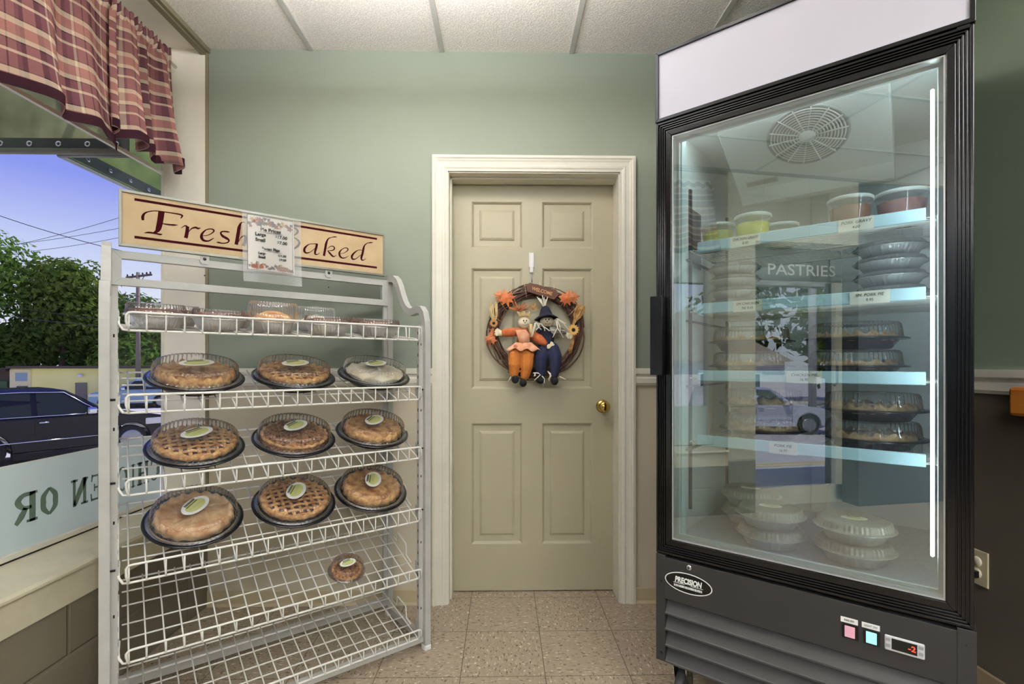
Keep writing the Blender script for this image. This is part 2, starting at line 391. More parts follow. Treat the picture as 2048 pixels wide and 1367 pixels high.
struct(mb.build('wall_left', [M_left, wall_mat('rear_slate_painted_dim', (62, 72, 82), (48, 54, 64), 1.03)]))  # rear stretch coloured dark so the glass mirrors a dim interior
mb = MB(); mb.box(XG - 0.2, XL, YW0, YB + 0.02, H - 0.004, H + 0.12); mb.box(XG - 0.13, XG - 0.03, YW0, YB + 0.02, 2.52, H); struct(mb.build('trim_4', M_cream))
mb = MB(); mb.box(XG, XL - 0.008, YB - 0.004, YB + 0.14, 0.3, H); mb.box(XL - 0.008, XL + 0.006, YB - 0.006, YB + 0.02, 0.45, H, 1)
struct(mb.build('trim_5', [M_cream, M_olive]))
# sill and apron
mb = MB(); mb.prism([(XG - 0.02, 0.47), (XG - 0.02, 0.492), (XL + 0.012, 0.482), (XL + 0.02, 0.474), (XL + 0.02, 0.466), (XG - 0.02, 0.45)], YW0, YB - 0.004, 'y')
mb.box(XG - 0.02, XL + 0.006, YW0, YB - 0.004, 0.366, 0.466)
struct(mb.build('trim_6', mat('worn_cream_sill', (216, 208, 182), 0.4, var=0.06, vscale=12)))
# window
mb = MB()
for z0, z1 in ((0.492, 0.512), (1.995, 2.009), (2.50, 2.53)): mb.box(XG - 0.012, XG + (0.002 if z0 > 1 else 0.008), YW0, YB - 0.004, z0, z1)
mb.box(XG - 0.008, XG + 0.003, YB - 0.009, YB - 0.004, 0.5, 2.5); mb.box(XG - 0.03, XG + 0.008, YW0, YW0 + 0.04, 0.5, 2.5)
win = struct(mb.build('window_1', M_trim))
mb = MB(); mb.box(XG - 0.012, XG + 0.0095, YW0, YB - 0.004, 0.4915, 0.4965); mb.build('gasket', M_black, win)
mb = MB(); mb.box(XG - 0.012, XG - 0.006, YW0, YB - 0.01, 0.50, 2.50); mb.build('glass', M_glass, win)
# frosted band with lettering on the glass
M_frost = cloth_translucent('frosted_vinyl', (236, 246, 241), 0.45)
M_band = mat('pale_outline', (240, 244, 238), 0.5)
M_letter = mat('green_vinyl_letter', (96, 118, 104), 0.5)
mb = MB(); mb.box(XG - 0.0055, XG - 0.0045, YW0 + 0.04, YB - 0.02, 0.515, 0.792)
wd = tag(mb.build('window_decal', M_frost), 'frosted grey-green band with dark reversed lettering along the bottom of the shop window', 'window decal')
mb = MB()
mb.box(XG - 0.0056, XG - 0.0042, YW0 + 0.04, YB - 0.02, 0.792, 0.796); mb.box(XG - 0.0056, XG - 0.0042, YW0 + 0.04, YB - 0.02, 0.513, 0.516)
mb.build('edge_stripe', M_band, wd)
GL = {  # slab letters in a unit box, x as read from outside, (x, z, width)
 'R': [[(.22, 0, .26), (.22, 1, .26)], [(.0, .05, .1), (.46, .05, .1)], [(.0, .95, .1), (.3, .95, .1)], [(.2, .93, .14), (.6, .93, .16), (.82, .74, .26), (.6, .52, .16), (.25, .5, .12)], [(.5, .5, .2), (.68, .25, .26), (.9, .03, .16)]],
 'O': [[(.5, .95, .12), (.2, .72, .27), (.17, .5, .29), (.2, .28, .27), (.5, .05, .12)], [(.5, .95, .12), (.8, .72, .27), (.83, .5, .29), (.8, .28, .27), (.5, .05, .12)]],
 'N': [[(.22, 0.03, .16), (.22, 1, .16)], [(.02, .05, .1), (.42, .05, .1)], [(.02, .95, .1), (.3, .95, .1)], [(.2, .95, .28), (.5, .5, .28), (.78, .05, .2)], [(.8, 0, .14), (.8, 1, .14)], [(.6, .95, .1), (.98, .95, .1)]],
 'E': [[(.25, 0, .26), (.25, 1, .26)], [(.02, .95, .1), (.85, .95, .12)], [(.02, .05, .1), (.88, .05, .12)], [(.3, .5, .1), (.65, .5, .12)], [(.82, 1, .1), (.86, .74, .08)], [(.86, 0, .1), (.92, .28, .08)], [(.65, .64, .08), (.65, .36, .08)]],
 'K': [[(.22, 0, .26), (.22, 1, .26)], [(.0, .05, .1), (.45, .05, .1)], [(.0, .95, .1), (.45, .95, .1)], [(.3, .42, .12), (.8, .95, .12)], [(.6, .95, .1), (.98, .95, .1)], [(.42, .6, .2), (.82, .05, .26)], [(.6, .05, .1), (1, .05, .1)]],
 'C': [[(.88, .72, .08), (.8, .9, .16), (.5, .95, .13), (.2, .72, .27), (.17, .5, .29), (.2, .28, .27), (.5, .05, .13), (.8, .12, .12), (.92, .3, .05)]],
 'I': [[(.5, 0, .3), (.5, 1, .3)], [(.1, .05, .1), (.9, .05, .1)], [(.1, .95, .1), (.9, .95, .1)]],
 'H': [[(.22, 0, .26), (.22, 1, .26)], [(.0, .05, .1), (.44, .05, .1)], [(.0, .95, .1), (.44, .95, .1)], [(.78, 0, .26), (.78, 1, .26)], [(.56, .05, .1), (1, .05, .1)], [(.56, .95, .1), (1, .95, .1)], [(.2, .5, .12), (.8, .5, .12)]],
 'B': [[(.22, 0, .26), (.22, 1, .26)], [(.0, .05, .1), (.5, .05, .1)], [(.0, .95, .1), (.5, .95, .1)], [(.3, .94, .12), (.6, .93, .14), (.8, .74, .24), (.6, .53, .12), (.3, .52, .1)], [(.3, .52, .1), (.65, .5, .12), (.86, .28, .26), (.65, .06, .14), (.3, .06, .12)]]}
mb = MB()
for ch, ya, w in [('C', 2.318, .062), ('H', 2.248, .07), ('I', 2.17, .032), ('C', 2.13, .062), ('K', 2.06, .062), ('E', 1.992, .06), ('N', 1.925, .078), ('O', 1.797, .07), ('R', 1.718, .084), ('B', 1.578, .08)]:
    for st in GL[ch]:
        mb2 = MB(); mb2.ribbon([(p[0] * w, p[1] * 0.10, p[2] * w) for p in st], 0, 0.0006, sub=6)
        vs = [(XG - 0.0040 + p[1], ya - p[0], 0.595 + p[2]) for p in mb2.v]
        mb.add(vs, mb2.f)
mb.build('lettering', M_letter, wd)
mb = MB()
# entry door (glass) in the left wall, behind the viewpoint but seen in the fridge glass
mb.T = Matrix.Identity(4)
mb.box(XG, XG + 0.045, YD0, YD0 + 0.06, 0.02, 2.05); mb.box(XG, XG + 0.045, YP - 0.06, YP, 0.02, 2.05); mb.box(XG, XG + 0.045, YD0, YP, 0.0, 0.14); mb.box(XG, XG + 0.045, YD0, YP, 1.79, 2.06)
d2 = struct(mb.build('door_2', M_trim))
mb = MB(); mb.box(XG + 0.045, XG + 0.047, YD0 + 0.01, YP - 0.01, 1.79, 2.055); mb.build('sign_strip', mat('dim_sign_strip', (70, 72, 64), 0.7), d2)
text('sign_lettering', 'PASTRIES', 0.125, M_oval, d2, (XG + 0.0485, -0.66, 1.875), rot=(R(90), 0, R(-90)), bold=0.001, xs=1.25)
mb = MB(); mb.box(XG + 0.018, XG + 0.024, YD0 + 0.06, YP - 0.06, 0.14, 1.79); mb.build('glass', M_glass, d2)
mb = MB(); mb.tube([(XG + 0.06, YD0 + 0.09, 0.95), (XG + 0.09, YD0 + 0.09, 0.97), (XG + 0.09, YD0 + 0.09, 1.2), (XG + 0.06, YD0 + 0.09, 1.22)], 0.01); mb.build('door_handle', M_steel, d2)

# door 1 (six panels)
DW0, DW1, DY = -0.2525, 0.5425, 2.465
panels = [(x0, x1, z0, z1) for (x0, x1) in ((0.0955, 0.3475), (0.4435, 0.6945)) for (z0, z1) in ((1.692, 1.921), (0.999, 1.593), (0.235, 0.83))]
mb = MB()
xs = sorted({0, 0.795} | {p[0] for p in panels} | {p[1] for p in panels}); zs = sorted({0.006, 2.022} | {p[2] for p in panels} | {p[3] for p in panels})
for i in range(len(xs) - 1):
    for j in range(len(zs) - 1):
        if any(abs(p[0] - xs[i]) < 1e-6 and abs(p[2] - zs[j]) < 1e-6 for p in panels): continue
        mb.box(xs[i], xs[i + 1], 0, 0.035, zs[j], zs[j + 1])
for (a, b_, c, d) in panels:
    def rect(i, y): return [(a + i, y, c + i), (b_ - i, y, c + i), (b_ - i, y, d - i), (a + i, y, d - i)]
    st = [(0, 0), (0.004, 0.002), (0.012, 0.011), (0.040, 0.012), (0.043, 0.008), (0.052, 0.004)]
    vs = []; fs = []
    for (i, y) in st: vs += rect(i, y)
    for k in range(len(st) - 1):
        for q in range(4): fs.append((4 * k + q, 4 * k + (q + 1) % 4, 4 * k + 4 + (q + 1) % 4, 4 * k + 4 + q))
    n = 4 * (len(st) - 1); fs.append((n, n + 1, n + 2, n + 3)); mb.add(vs, fs)
    mb.box(a, b_, 0.02, 0.034, c, d)
door = struct(mb.build('door_1', M_door, loc=(DW0, DY, 0)))
mb = MB(); mb.lathe([(0.0, 0.0), (0.031, 0.0), (0.032, 0.004), (0.026, 0.009), (0.013, 0.012), (0.011, 0.03), (0.02, 0.036), (0.027, 0.046), (0.028, 0.056), (0.022, 0.064), (0.0, 0.066)], 28)
kn = mb.build('door_knob', M_brass, door, loc=(0.742, -0.001, 0.913), rot=(R(90), 0, 0))
# casing, jamb
mb = MB()
prof = [(0, 0), (0, -0.018), (0.012, -0.020), (0.018, -0.016), (0.022, -0.016), (0.030, -0.013), (0.044, -0.011), (0.048, -0.013), (0.056, -0.012), (0.062, -0.009), (0.072, -0.008), (0.072, 0)]
def casing(mb, P, prof, y0):      # P: path corners (x,z) outer->; mitred U
    n = len(prof)
    rings = []
    for (x, z, dx, dz) in P: rings.append([(x + dx * a, y0 + b, z + dz * a) for a, b in prof])
    vs = [p for r_ in rings for p in r_]; fs = []
    for i in range(len(rings) - 1):
        for k in range(n - 1): fs.append((i * n + k, i * n + k + 1, (i + 1) * n + k + 1, (i + 1) * n + k))
    fs += [tuple(range(n)), tuple(len(vs) - n + k for k in range(n))]
    mb.add(vs, fs)
CX0, CX1, CZ = -0.330, 0.619, 2.092
casing(mb, [(CX0, 0, 1, 0), (CX0, CZ, 1, -1), (CX1, CZ, -1, -1), (CX1, 0, -1, 0)], prof, YB - 0.0002)
mb.box(DX0 - 0.001, DX0 + 0.008, YB, DY + 0.05, 0, DZ); mb.box(DX1 - 0.008, DX1 + 0.001, YB, DY + 0.05, 0, DZ); mb.box(DX0, DX1, YB, DY + 0.05, DZ - 0.01, DZ + 0.001)
mb.box(DX0, DX0 + 0.016, YB + 0.05, DY - 0.004, 0, DZ); mb.box(DX0, DX1, YB + 0.05, DY - 0.004, DZ - 0.02, DZ)
struct(mb.build('trim_1', M_trim))
mb = MB(); mb.box(DX0 - 0.1, DX1 + 0.1, DY + 0.055, DY + 0.08, 0, 2.2); struct(mb.build('wall_closet', M_dark))
# chair rails
rp = [(0, 1.021), (0.010, 1.021), (0.012, 1.030), (0.016, 1.032), (0.016, 1.054), (0.013, 1.060), (0.013, 1.068), (0.019, 1.072), (0.022, 1.076), (0.022, 1.101), (0, 1.101)]
mb = MB()
for a, b_ in ((XL + 0.006, CX0), (CX1, XR)): mb.prism([(YB - d, z) for d, z in rp], a, b_, 'x')
struct(mb.build('trim_2', M_trim))
mb = MB(); mb.prism([(XR - d, z) for d, z in rp], YF, YB - 0.02, 'y'); struct(mb.build('trim_3', M_trim))
bp_ = [(0, 0), (0.013, 0), (0.006, 0.012), (0.005, 0.066), (0.002, 0.07), (0, 0.07)]
mb = MB()
for a, b_ in ((XL, CX0), (CX1, XR)): mb.prism([(YB - d, z) for d, z in bp_], a, b_, 'x')
struct(mb.build('baseboard_back', M_base))
mb = MB(); mb.prism([(XR - d, z * 1.35) for d, z in bp_], YF, YB - 0.01, 'y'); struct(mb.build('baseboard_right', mat('tan_vinyl_base', (150, 132, 104), 0.5)))
# outlet on the right wall
ot = thing('wall_outlet', 'beige wall outlet with a black plug on the dark wall beside the fridge', 'outlet', (XR, 1.668, 0.431))
mb = MB(); mb.box(-0.006, -0.0003, -0.037, 0.037, -0.059, 0.059); mb.build('cover_plate', mat('beige_plate', (206, 196, 160), 0.4), ot, bevel=0.002)
for s_ in (-1, 1):
    mb = MB(); mb.lathe([(0, 0.004), (0.016, 0.004), (0.017, 0.0)], 24); mb.build('socket', mat('ivory_socket', (226, 218, 190), 0.4), ot, loc=(-0.006, 0.0, 0.02 * s_), rot=(0, R(-90), 0))
mb = MB(); mb.box(-0.035, -0.0105, -0.012, 0.012, -0.032, -0.01); mb.tube([(-0.03, 0, -0.03), (-0.034, 0.02, -0.08), (-0.02, 0.12, -0.25), (-0.015, 0.2, -0.40)], 0.004); mb.build('plug', M_black, ot)
mb = MB(); mb.box(1.545, XR - 0.0005, 0.72, 1.505, 0.962, 1.049); tag(mb.build('wooden_rail', M_wood, bevel=0.009), 'orange stained wooden rail end on the dark wall at the picture edge', 'wooden rail')

# made-up fill lights hung overhead out of view, added to brighten the room
M_fillpanel = mat('added_fill_panel', (255, 252, 250), 0.5, emis=(246, 249, 255), es=FILL_LIGHT * 0.8)
M_fillpanel2 = mat('rear_added_fill_panel', (255, 252, 250), 0.5, emis=(246, 248, 255), es=FILL_LIGHT * 4.6)
M_fillup = mat('added_fill_uplight', (255, 252, 250), 0.5, emis=(250, 249, 252), es=FILL_LIGHT * 9.0)
def fill_light(label, x, y, z, rz, m=M_fillpanel):
    cf = thing('added_fill_light', label, 'ceiling light', (x, y, z), (0, 0, rz), 'added fill lights out of view')
    mb = MB(); mb.box(-0.6, 0.6, -0.20, 0.20, -0.03, 0.03); mb.build('fill_face', m, cf, bevel=0.01); mb = MB(); mb.box(-0.56, 0.56, -0.17, 0.17, 0.031, 0.034); mb.build('fill_top', M_fillup, cf)
    
    for a in (-0.615, 0.600): mb = MB(); mb.box(a, a + 0.015, -0.21, 0.21, -0.035, 0.035); mb.build('end_cap', M_white, cf)
    for x_ in (-0.5, 0.5): mb = MB(); mb.tube([(x_, 0, 0.03), (x_, 0, H - z)], 0.004, 6); mb.build('hanger', M_steel, cf)
fill_light('added unseen fill light nearest the closet door', -0.32, 1.34, 2.36, 0)
fill_light('added unseen fill light on the side of the dark wall', 1.22, -0.5, 2.36, R(90), M_fillpanel2)
fill_light('added unseen fill light at the rear by the entry door', -0.75, -2.45, 2.36, 0, M_fillpanel2)
fill_light('added unseen fill light at the rear of the room', 0.75, -2.45, 2.36, 0, M_fillpanel2)

# ================================================================ BAKERY RACK
RO, RA = (-1.0515, 1.4076), R(37.1)
RU = Vector((math.cos(RA), math.sin(RA), 0)); RV = Vector((-math.sin(RA), math.cos(RA), 0))
def rackw(u, v, z): p = Vector((RO[0], RO[1], 0)) + RU * u + RV * v; return (p.x, p.y, z)
rack = thing('bakery_rack', 'white steel wire display rack of six tilted shelves with a sign, by the shop window', 'display rack', (RO[0], RO[1], 0), (0, 0, RA))
prof2 = [(0, 0.0), (0, 1.24), (.004, 1.285), (.016, 1.318), (.035, 1.335), (.06, 1.34), (.09, 1.336), (.115, 1.333), (.137, 1.338), (.165, 1.353), (.19, 1.378), (.213, 1.412), (.233, 1.448), (.255, 1.475), (.283, 1.492), (.315, 1.497), (.345, 1.498)]
def flatbar(mb, path, x0, x1, t):
    n = len(path); rings = []
    for i in range(n):
        a = path[max(i - 1, 0)]; b = path[min(i + 1, n - 1)]; dy, dz = b[0] - a[0], b[1] - a[1]; L = math.hypot(dy, dz); ny, nz = -dz / L * t / 2, dy / L * t / 2
        y, z = path[i]; rings.append([(x0, y + ny, z + nz), (x1, y + ny, z + nz), (x1, y - ny, z - nz), (x0, y - ny, z - nz)])
    mb.loft(rings, smooth=False)
for side, x0 in (('l', -0.056), ('r', 0.926)):
    mb = MB(); x1 = x0 + 0.024
    flatbar(mb, prof2, x0, x1, 0.030)
    mb.box(x0, x1, 0.330, 0.360, 0.012, 1.4835)
    mb.box(x0 + 0.002, x1 - 0.002, 0.014, 0.331, 0.015, 0.045)
    f0, f1 = (x1, x1 + 0.017) if side == 'l' else (x0 - 0.017, x0)
    mb.box(f0, f1, 0.004, 0.022, 0.05, 1.27); mb.box(f0, f1, 0.336, 0.352, 0.05, 1.40)
    for k in range(26): 
        z = 0.16 + k * 0.043; xx = f1 if side == 'l' else f0 - 0.0006
        mb.box(xx, xx + 0.0006, 0.010, 0.015, z, z + 0.012, 1); mb.box((f0 + f1) / 2 - 0.002, (f0 + f1) / 2 + 0.002, 0.0034, 0.004, z, z + 0.009, 1) if k % 6 == 0 else None
    fr = mb.build('side_frame', [M_rack, M_dark], rack, bevel=0.002)
    for v in (0.0, 0.345):
        mb = MB(); mb.box(x0 - 0.002, x1 + 0.002, v - 0.017, v + 0.017, 0.0, 0.022); mb.build('foot', M_white, fr, bevel=0.004)
    for z in (1.02, 0.79, 0.55):
        mb = MB(); s_ = 1 if side == 'l' else -1; xx = x1 if side == 'l' else x0
        mb.tube([(xx, 0.002, z), (xx + 0.012 * s_, 0.002, z)], 0.003); mb.build('bolt', M_dark, fr)
mb = MB()
for v in (0.0, 0.330): mb.box(-0.032, 0.926, v, v + 0.024, 0.030 if v == 0 else 0.05, 0.052 if v == 0 else 0.085)
mb.build('base_rail', M_rack, rack, bevel=0.002)
mb = MB(); mb.frame(-0.032, 0.926, 1.378, 1.492, 0.026, 0.330, 0.352); mb.build('top_frame', M_rack, rack, bevel=0.001)
for (u, z) in ((0.228, 1.436), (0.666, 1.436)):
    mb = MB(); mb.lathe([(0, 0.001), (0.0025, 0.001), (0.0025, 0)], 10); mb.build('screw', M_dark, rack, loc=(u, 0.3295, z), rot=(R(90), 0, 0))
# sign board bolted on top
mb = MB(); mb.frame(-0.014, 0.908, 1.506, 1.692, 0.009, 0.318, 0.336); mb.box(-0.006, 0.900, 0.330, 0.3355, 1.512, 1.686)
sign = mb.build('sign_board', M_signframe, rack, bevel=0.001)
mb = MB(); mb.box(-0.0055, 0.8995, 0.3225, 0.3298, 1.5145, 1.6835); mb.build('sign_face', M_signface, sign, label='tan sign face')
SS = [[(0.0505,1.6001,0.0056),(0.0496,1.6109,0.0071),(0.054,1.6228,0.0047),(0.0647,1.6314,0.0026),(0.0828,1.6375,0.0023),(0.1048,1.639,0.0027),(0.1271,1.6392,0.0031),(0.1517,1.6388,0.0039),(0.1603,1.6353,0.0051),(0.1555,1.6246,0.0012)],[(0.1011,1.6383,0.0143),(0.0992,1.62,0.0143),(0.0965,1.5993,0.0137),(0.0928,1.5808,0.0129),(0.0882,1.57,0.0085),(0.0792,1.5629,0.0027)],[(0.054,1.5577,0.0008),(0.0647,1.5616,0.0045),(0.0828,1.5617,0.0046),(0.0974,1.5603,0.0046),(0.1038,1.562,0.0008)],[(0.1048,1.5981,0.0023),(0.1196,1.5978,0.0042),(0.1365,1.5991,0.0046),(0.1479,1.6015,0.0006)],[(0.1574,1.5917,0.001),(0.1671,1.6014,0.0027),(0.1748,1.6004,0.0067)],[(0.1758,1.6013,0.0078),(0.1748,1.5831,0.009),(0.1709,1.5595,0.009)],[(0.1797,1.5828,0.0012),(0.1885,1.5958,0.0032),(0.2003,1.6013,0.0055),(0.2072,1.599,0.0055),(0.2152,1.6027,0.0006)],[(0.2222,1.5757,0.0016),(0.2383,1.5807,0.002),(0.2526,1.5924,0.0032),(0.2557,1.6012,0.0044),(0.2465,1.604,0.0032),(0.2322,1.5985,0.0028),(0.2202,1.5836,0.0056),(0.2178,1.5692,0.008),(0.2242,1.5596,0.0068),(0.2383,1.5595,0.004),(0.2505,1.5684,0.0028),(0.2571,1.573,0.0006)],[(0.3069,1.6021,0.0008),(0.2984,1.6023,0.0045),(0.2836,1.6011,0.0033),(0.2774,1.5941,0.0045),(0.2836,1.5844,0.0073),(0.2963,1.578,0.0074),(0.3037,1.5719,0.0045),(0.2984,1.5631,0.0033),(0.2836,1.558,0.0028),(0.2711,1.559,0.0045),(0.2639,1.5593,0.0006)],[(0.3566,1.6475,0.0013),(0.3434,1.6428,0.0033),(0.3369,1.6245,0.0091),(0.3337,1.6021,0.0095),(0.3272,1.5597,0.0095)],[(0.3348,1.5706,0.0012),(0.3434,1.589,0.0025),(0.3566,1.596,0.0063),(0.3566,1.5764,0.0088),(0.3511,1.5584,0.0083)],[(0.4747,1.6602,0.0094),(0.4713,1.621,0.0094),(0.4661,1.5652,0.0094)],[(0.4627,1.6581,0.0016),(0.5146,1.6615,0.0035),(0.5429,1.6457,0.0067),(0.5251,1.6241,0.0035),(0.4798,1.6132,0.0016)],[(0.5216,1.6217,0.0019),(0.5465,1.6068,0.0067),(0.5447,1.5878,0.007),(0.5146,1.5666,0.0035),(0.4627,1.5628,0.0019)],[(0.6198,1.6056,0.0043),(0.6048,1.6043,0.002),(0.5864,1.5996,0.0023),(0.5708,1.584,0.0064),(0.5681,1.5704,0.0074),(0.5754,1.5638,0.0048),(0.5901,1.5687,0.0023),(0.6048,1.5823,0.0016),(0.6179,1.5966,0.0016)],[(0.617,1.6061,0.0072),(0.6142,1.5903,0.0072),(0.6095,1.5724,0.0065),(0.6104,1.5639,0.0049),(0.6198,1.5642,0.0026),(0.6292,1.5722,0.0005)],[(0.6985,1.6459,0.0008),(0.6887,1.6453,0.0037),(0.675,1.6412,0.002),(0.6615,1.6323,0.004),(0.6539,1.6136,0.0073),(0.65,1.5917,0.0076),(0.6447,1.5608,0.0073)],[(0.6577,1.5908,0.0008),(0.6692,1.6022,0.002),(0.6809,1.6059,0.003),(0.6877,1.599,0.0043),(0.6809,1.5892,0.0033),(0.6596,1.5843,0.0013)],[(0.6596,1.5843,0.0017),(0.6673,1.5766,0.006),(0.6789,1.5655,0.0057),(0.6867,1.5645,0.003),(0.6955,1.5716,0.0005)],[(0.7103,1.5796,0.0013),(0.7262,1.5838,0.0017),(0.7412,1.5958,0.0031),(0.7433,1.6041,0.0041),(0.7342,1.6068,0.0024),(0.7202,1.5998,0.0024),(0.7083,1.5842,0.0057),(0.7093,1.5705,0.0067),(0.7182,1.5628,0.0047),(0.7322,1.5647,0.0027),(0.7473,1.5757,0.0005)],[(0.8537,1.6474,0.0007),(0.844,1.6453,0.0042),(0.8291,1.641,0.0024),(0.8164,1.6299,0.0042),(0.8112,1.6149,0.0073),(0.807,1.5939,0.0076),(0.8018,1.5749,0.0072),(0.8039,1.565,0.0048),(0.8122,1.5661,0.0028),(0.8228,1.5747,0.0005)],[(0.8039,1.6067,0.0021),(0.7872,1.6043,0.0021),(0.7707,1.5909,0.0051),(0.7605,1.5755,0.0072),(0.7636,1.5638,0.0058),(0.7789,1.5679,0.0024),(0.7997,1.5868,0.0014)]]
mb = MB()
for st in SS: mb.ribbon([(a, b_, w * 1.22) for a, b_, w in st], 0.3219, 0.0007)
for z in (1.6655, 1.5405): mb.box(0.0276, 0.8716, 0.3219, 0.3226, z - 0.0042, z + 0.0042)
mb.build('lettering', M_maroon, sign)
for u in (0.228, 0.666):
    mb = MB(); mb.prism([(u - 0.014, 1.512), (u + 0.014, 1.512), (u + 0.014, 1.485), (u + 0.008, 1.476), (u - 0.008, 1.476), (u - 0.014, 1.485)], 0.3255, 0.3295, 'y')
    mb.ell((u, 0.3255, 1.494), (0.0055, 0.003, 0.0055), 12, 1); mb.build('mounting_tab', [M_rack, M_black], sign)
# shelves
SH = [(1.216, 1.252, 1.262), (.986, 1.095, 1.033), (.757, .878, .799), (.513, .660, .562), (.291, .412, .327), (.056, .122, .0936)]
M_wired = M_wire
for (zf, zb, zr) in SH:
    sl = (zb - zf) / 0.33; zz = lambda v: zf + sl * v
    mb = MB(); rt = 0.0034; rs = 0.0023
    for v in (0.085, 0.14, 0.215, 0.275): mb.tube([(-0.006, v, zz(v) - 0.004), (0.907, v, zz(v) - 0.004)], 0.0026, 8)
    mb.tube([(-0.012, 0.33, zb - 0.004), (0.913, 0.33, zb - 0.004)], 0.003, 8)
    # front lower and upper rail, joined at the ends
    mb.tube([(-0.012, 0.04, zf + 0.03 + sl * .04), (-0.014, 0.012, zf + 0.028), (-0.013, 0.0, zf + 0.014), (-0.004, -0.003, zf - 0.002), (0.01, -0.003, zf - 0.004), (0.9, -0.003, zf - 0.004), (0.912, -0.002, zf + 0.004), (0.915, 0.0, zf + 0.02), (0.914, 0.014, zf + 0.032)], rt, 8)
    mb.tube([(0.008, -0.014, zf), (0.003, -0.015, zf + 0.02), (0.003, -0.016, zr - 0.008), (0.009, -0.016, zr - 0.001), (0.018, -0.016, zr), (0.895, -0.016, zr), (0.905, -0.015, zr - 0.002), (0.908, -0.014, zr - 0.008), (0.908, -0.013, zf + 0.006)], rt, 8)
    for k in range(21):
        u = 0.004 + 0.0450 * k
        if k == 0: u = 0.009
        if k == 20: u = 0.900
        pts = [(u, 0.334, zb + 0.001), (u, 0.17, zz(0.17) + 0.001), (u, 0.012, zz(0.012) + 0.001), (u, -0.004, zf - 0.006), (u, -0.009, zf - 0.004), (u, -0.0125, zf + 0.008), (u, -0.0135, zr)]
        mb.tube(pts, rs, 6)
    shf = mb.build('wire_shelf', M_wired, rack)
    for s_, ux in ((1, -0.0145), (-1, 0.9145)):
        # plate hooks at the posts and a wire end stop between them
        for v0 in (0.002, 0.296):
            z0 = zz(v0); a = ux - 0.0015; b = ux + 0.0015
            mb = MB(); mb.prism([(v0, z0 - 0.012), (v0 + 0.038, z0 - 0.004), (v0 + 0.045, z0 + 0.03), (v0 + 0.04, z0 + 0.052), (v0 + 0.008, z0 + 0.042), (v0, z0 + 0.030)], a, b, 'x')
            mb.build('shelf_bracket', M_rack, shf, bevel=0.001)
        v = 0.165; mb = MB()
        mb.tube([(ux, 0.085, zz(.085) - 0.002), (ux, 0.125, zz(.125)), (ux + 0.0, 0.128, zz(.128) + 0.036), (ux, 0.134, zz(.134) + 0.044), (ux, 0.206, zz(.206) + 0.040), (ux, 0.212, zz(.212) + 0.034), (ux, 0.213, zz(.213)), (ux, 0.25, zz(.25) - 0.002)], 0.0028, 6)
        mb.build('end_stop', M_wire, shf)

# ---- price sheet in a sleeve taped over the sign
ps = thing('price_sheet', 'printed pie price sheet in a clear sleeve taped over the middle of the sign', 'price list', rackw(0.446, 0.3185, 1.683), (0, 0, RA))
nx_, nz_ = 8, 16
def sheetpt(a, b): return (-0.102 + 0.208 * a + 0.003 * b, -0.006 - 0.006 * math.sin(a * 5 + 0.6) * (0.3 + b) - 0.01 * b * b, 0.004 - 0.262 * b)
mb = MB(); vs = [sheetpt(i / nx_, j / nz_) for j in range(nz_ + 1) for i in range(nx_ + 1)]
fs = [(j * (nx_ + 1) + i, (j + 1) * (nx_ + 1) + i, (j + 1) * (nx_ + 1) + i + 1, j * (nx_ + 1) + i + 1) for j in range(nz_) for i in range(nx_)]
mb.add(vs, fs, 0, True); mb.build('plastic_sleeve', glassy('sleeve_plastic', base=0.04, edge=0.35, rough=0.3, haze=0.22, hazec=(225, 226, 222)), ps)
mb = MB(); vs = []
for j in range(nz_ + 1):
    for i in range(nx_ + 1):
        x, y, z = sheetpt(0.08 + 0.80 * i / nx_, 0.035 + 0.80 * j / nz_); vs.append((x, y + 0.0012, z))
mb.add(vs, fs, 0, True); M_paper = mat('printed_paper', (214, 206, 196), 0.7); mb.build('paper', M_paper, ps)
def onsheet(x, z, dy=-0.0004):
    b = (0.004 - z) / 0.262; a = (x + 0.102 - 0.003 * b) / 0.208; p = sheetpt(a, b); return (p[0], p[1] + dy, p[2])
M_pr = [mat('print_brown', (84, 50, 38), 0.7), mat('print_tan', (176, 140, 80), 0.7), mat('print_dark', (54, 44, 46), 0.7), mat('print_orange', (128, 70, 46), 0.7)]
rr = random.Random(3); mb = MB()
def leaf(mb, cx, cz, s, a, mi, nl=5):
    P = []
    for k in range(2 * nl):
        r_ = s * (1.0 if k % 2 == 0 else 0.5); th = a + PI * k / nl; P.append(onsheet(cx + r_ * math.cos(th), cz + r_ * math.sin(th), 0.0004 - 0.0001 * mi))
    c_ = onsheet(cx, cz, 0.0004 - 0.0001 * mi); n = len(P); mb.add([c_] + P, [(0, 1 + k, 1 + (k + 1) % n) for k in range(n)], mi)
for k in range(34): x = -0.078 + 0.148 * k / 33; leaf(mb, x, -0.020 + rr.uniform(-0.018, 0.008) - 0.012 * rr.random(), rr.uniform(0.006, 0.014), rr.random() * 6, rr.randrange(4), rr.choice((3, 4, 5)))
for k in range(24): x = -0.078 + 0.150 * k / 23; leaf(mb, x, -0.196 + rr.uniform(-0.008, 0.012), rr.uniform(0.005, 0.010), rr.random() * 6, rr.randrange(4), rr.choice((3, 4, 5)))
for cx in (-0.052, 0.040):
    for q in range(5): leaf(mb, cx + (q - 2) * 0.008, -0.198, 0.0145 - abs(q - 2) * 0.002, q, 0 if q % 2 else 3, 10)
for a, b_ in (((-.084, -.006), (.076, -.006)), ((.076, -.006), (.076, -.212)), ((.076, -.212), (-.084, -.212)), ((-.084, -.212), (-.084, -.006))):
    mb.tube([onsheet(a[0] + (b_[0] - a[0]) * t / 8, a[1] + (b_[1] - a[1]) * t / 8, 0.0002) for t in range(9)], 0.0006, 4, mi=2)
mb.build('printed_border', M_pr, ps)
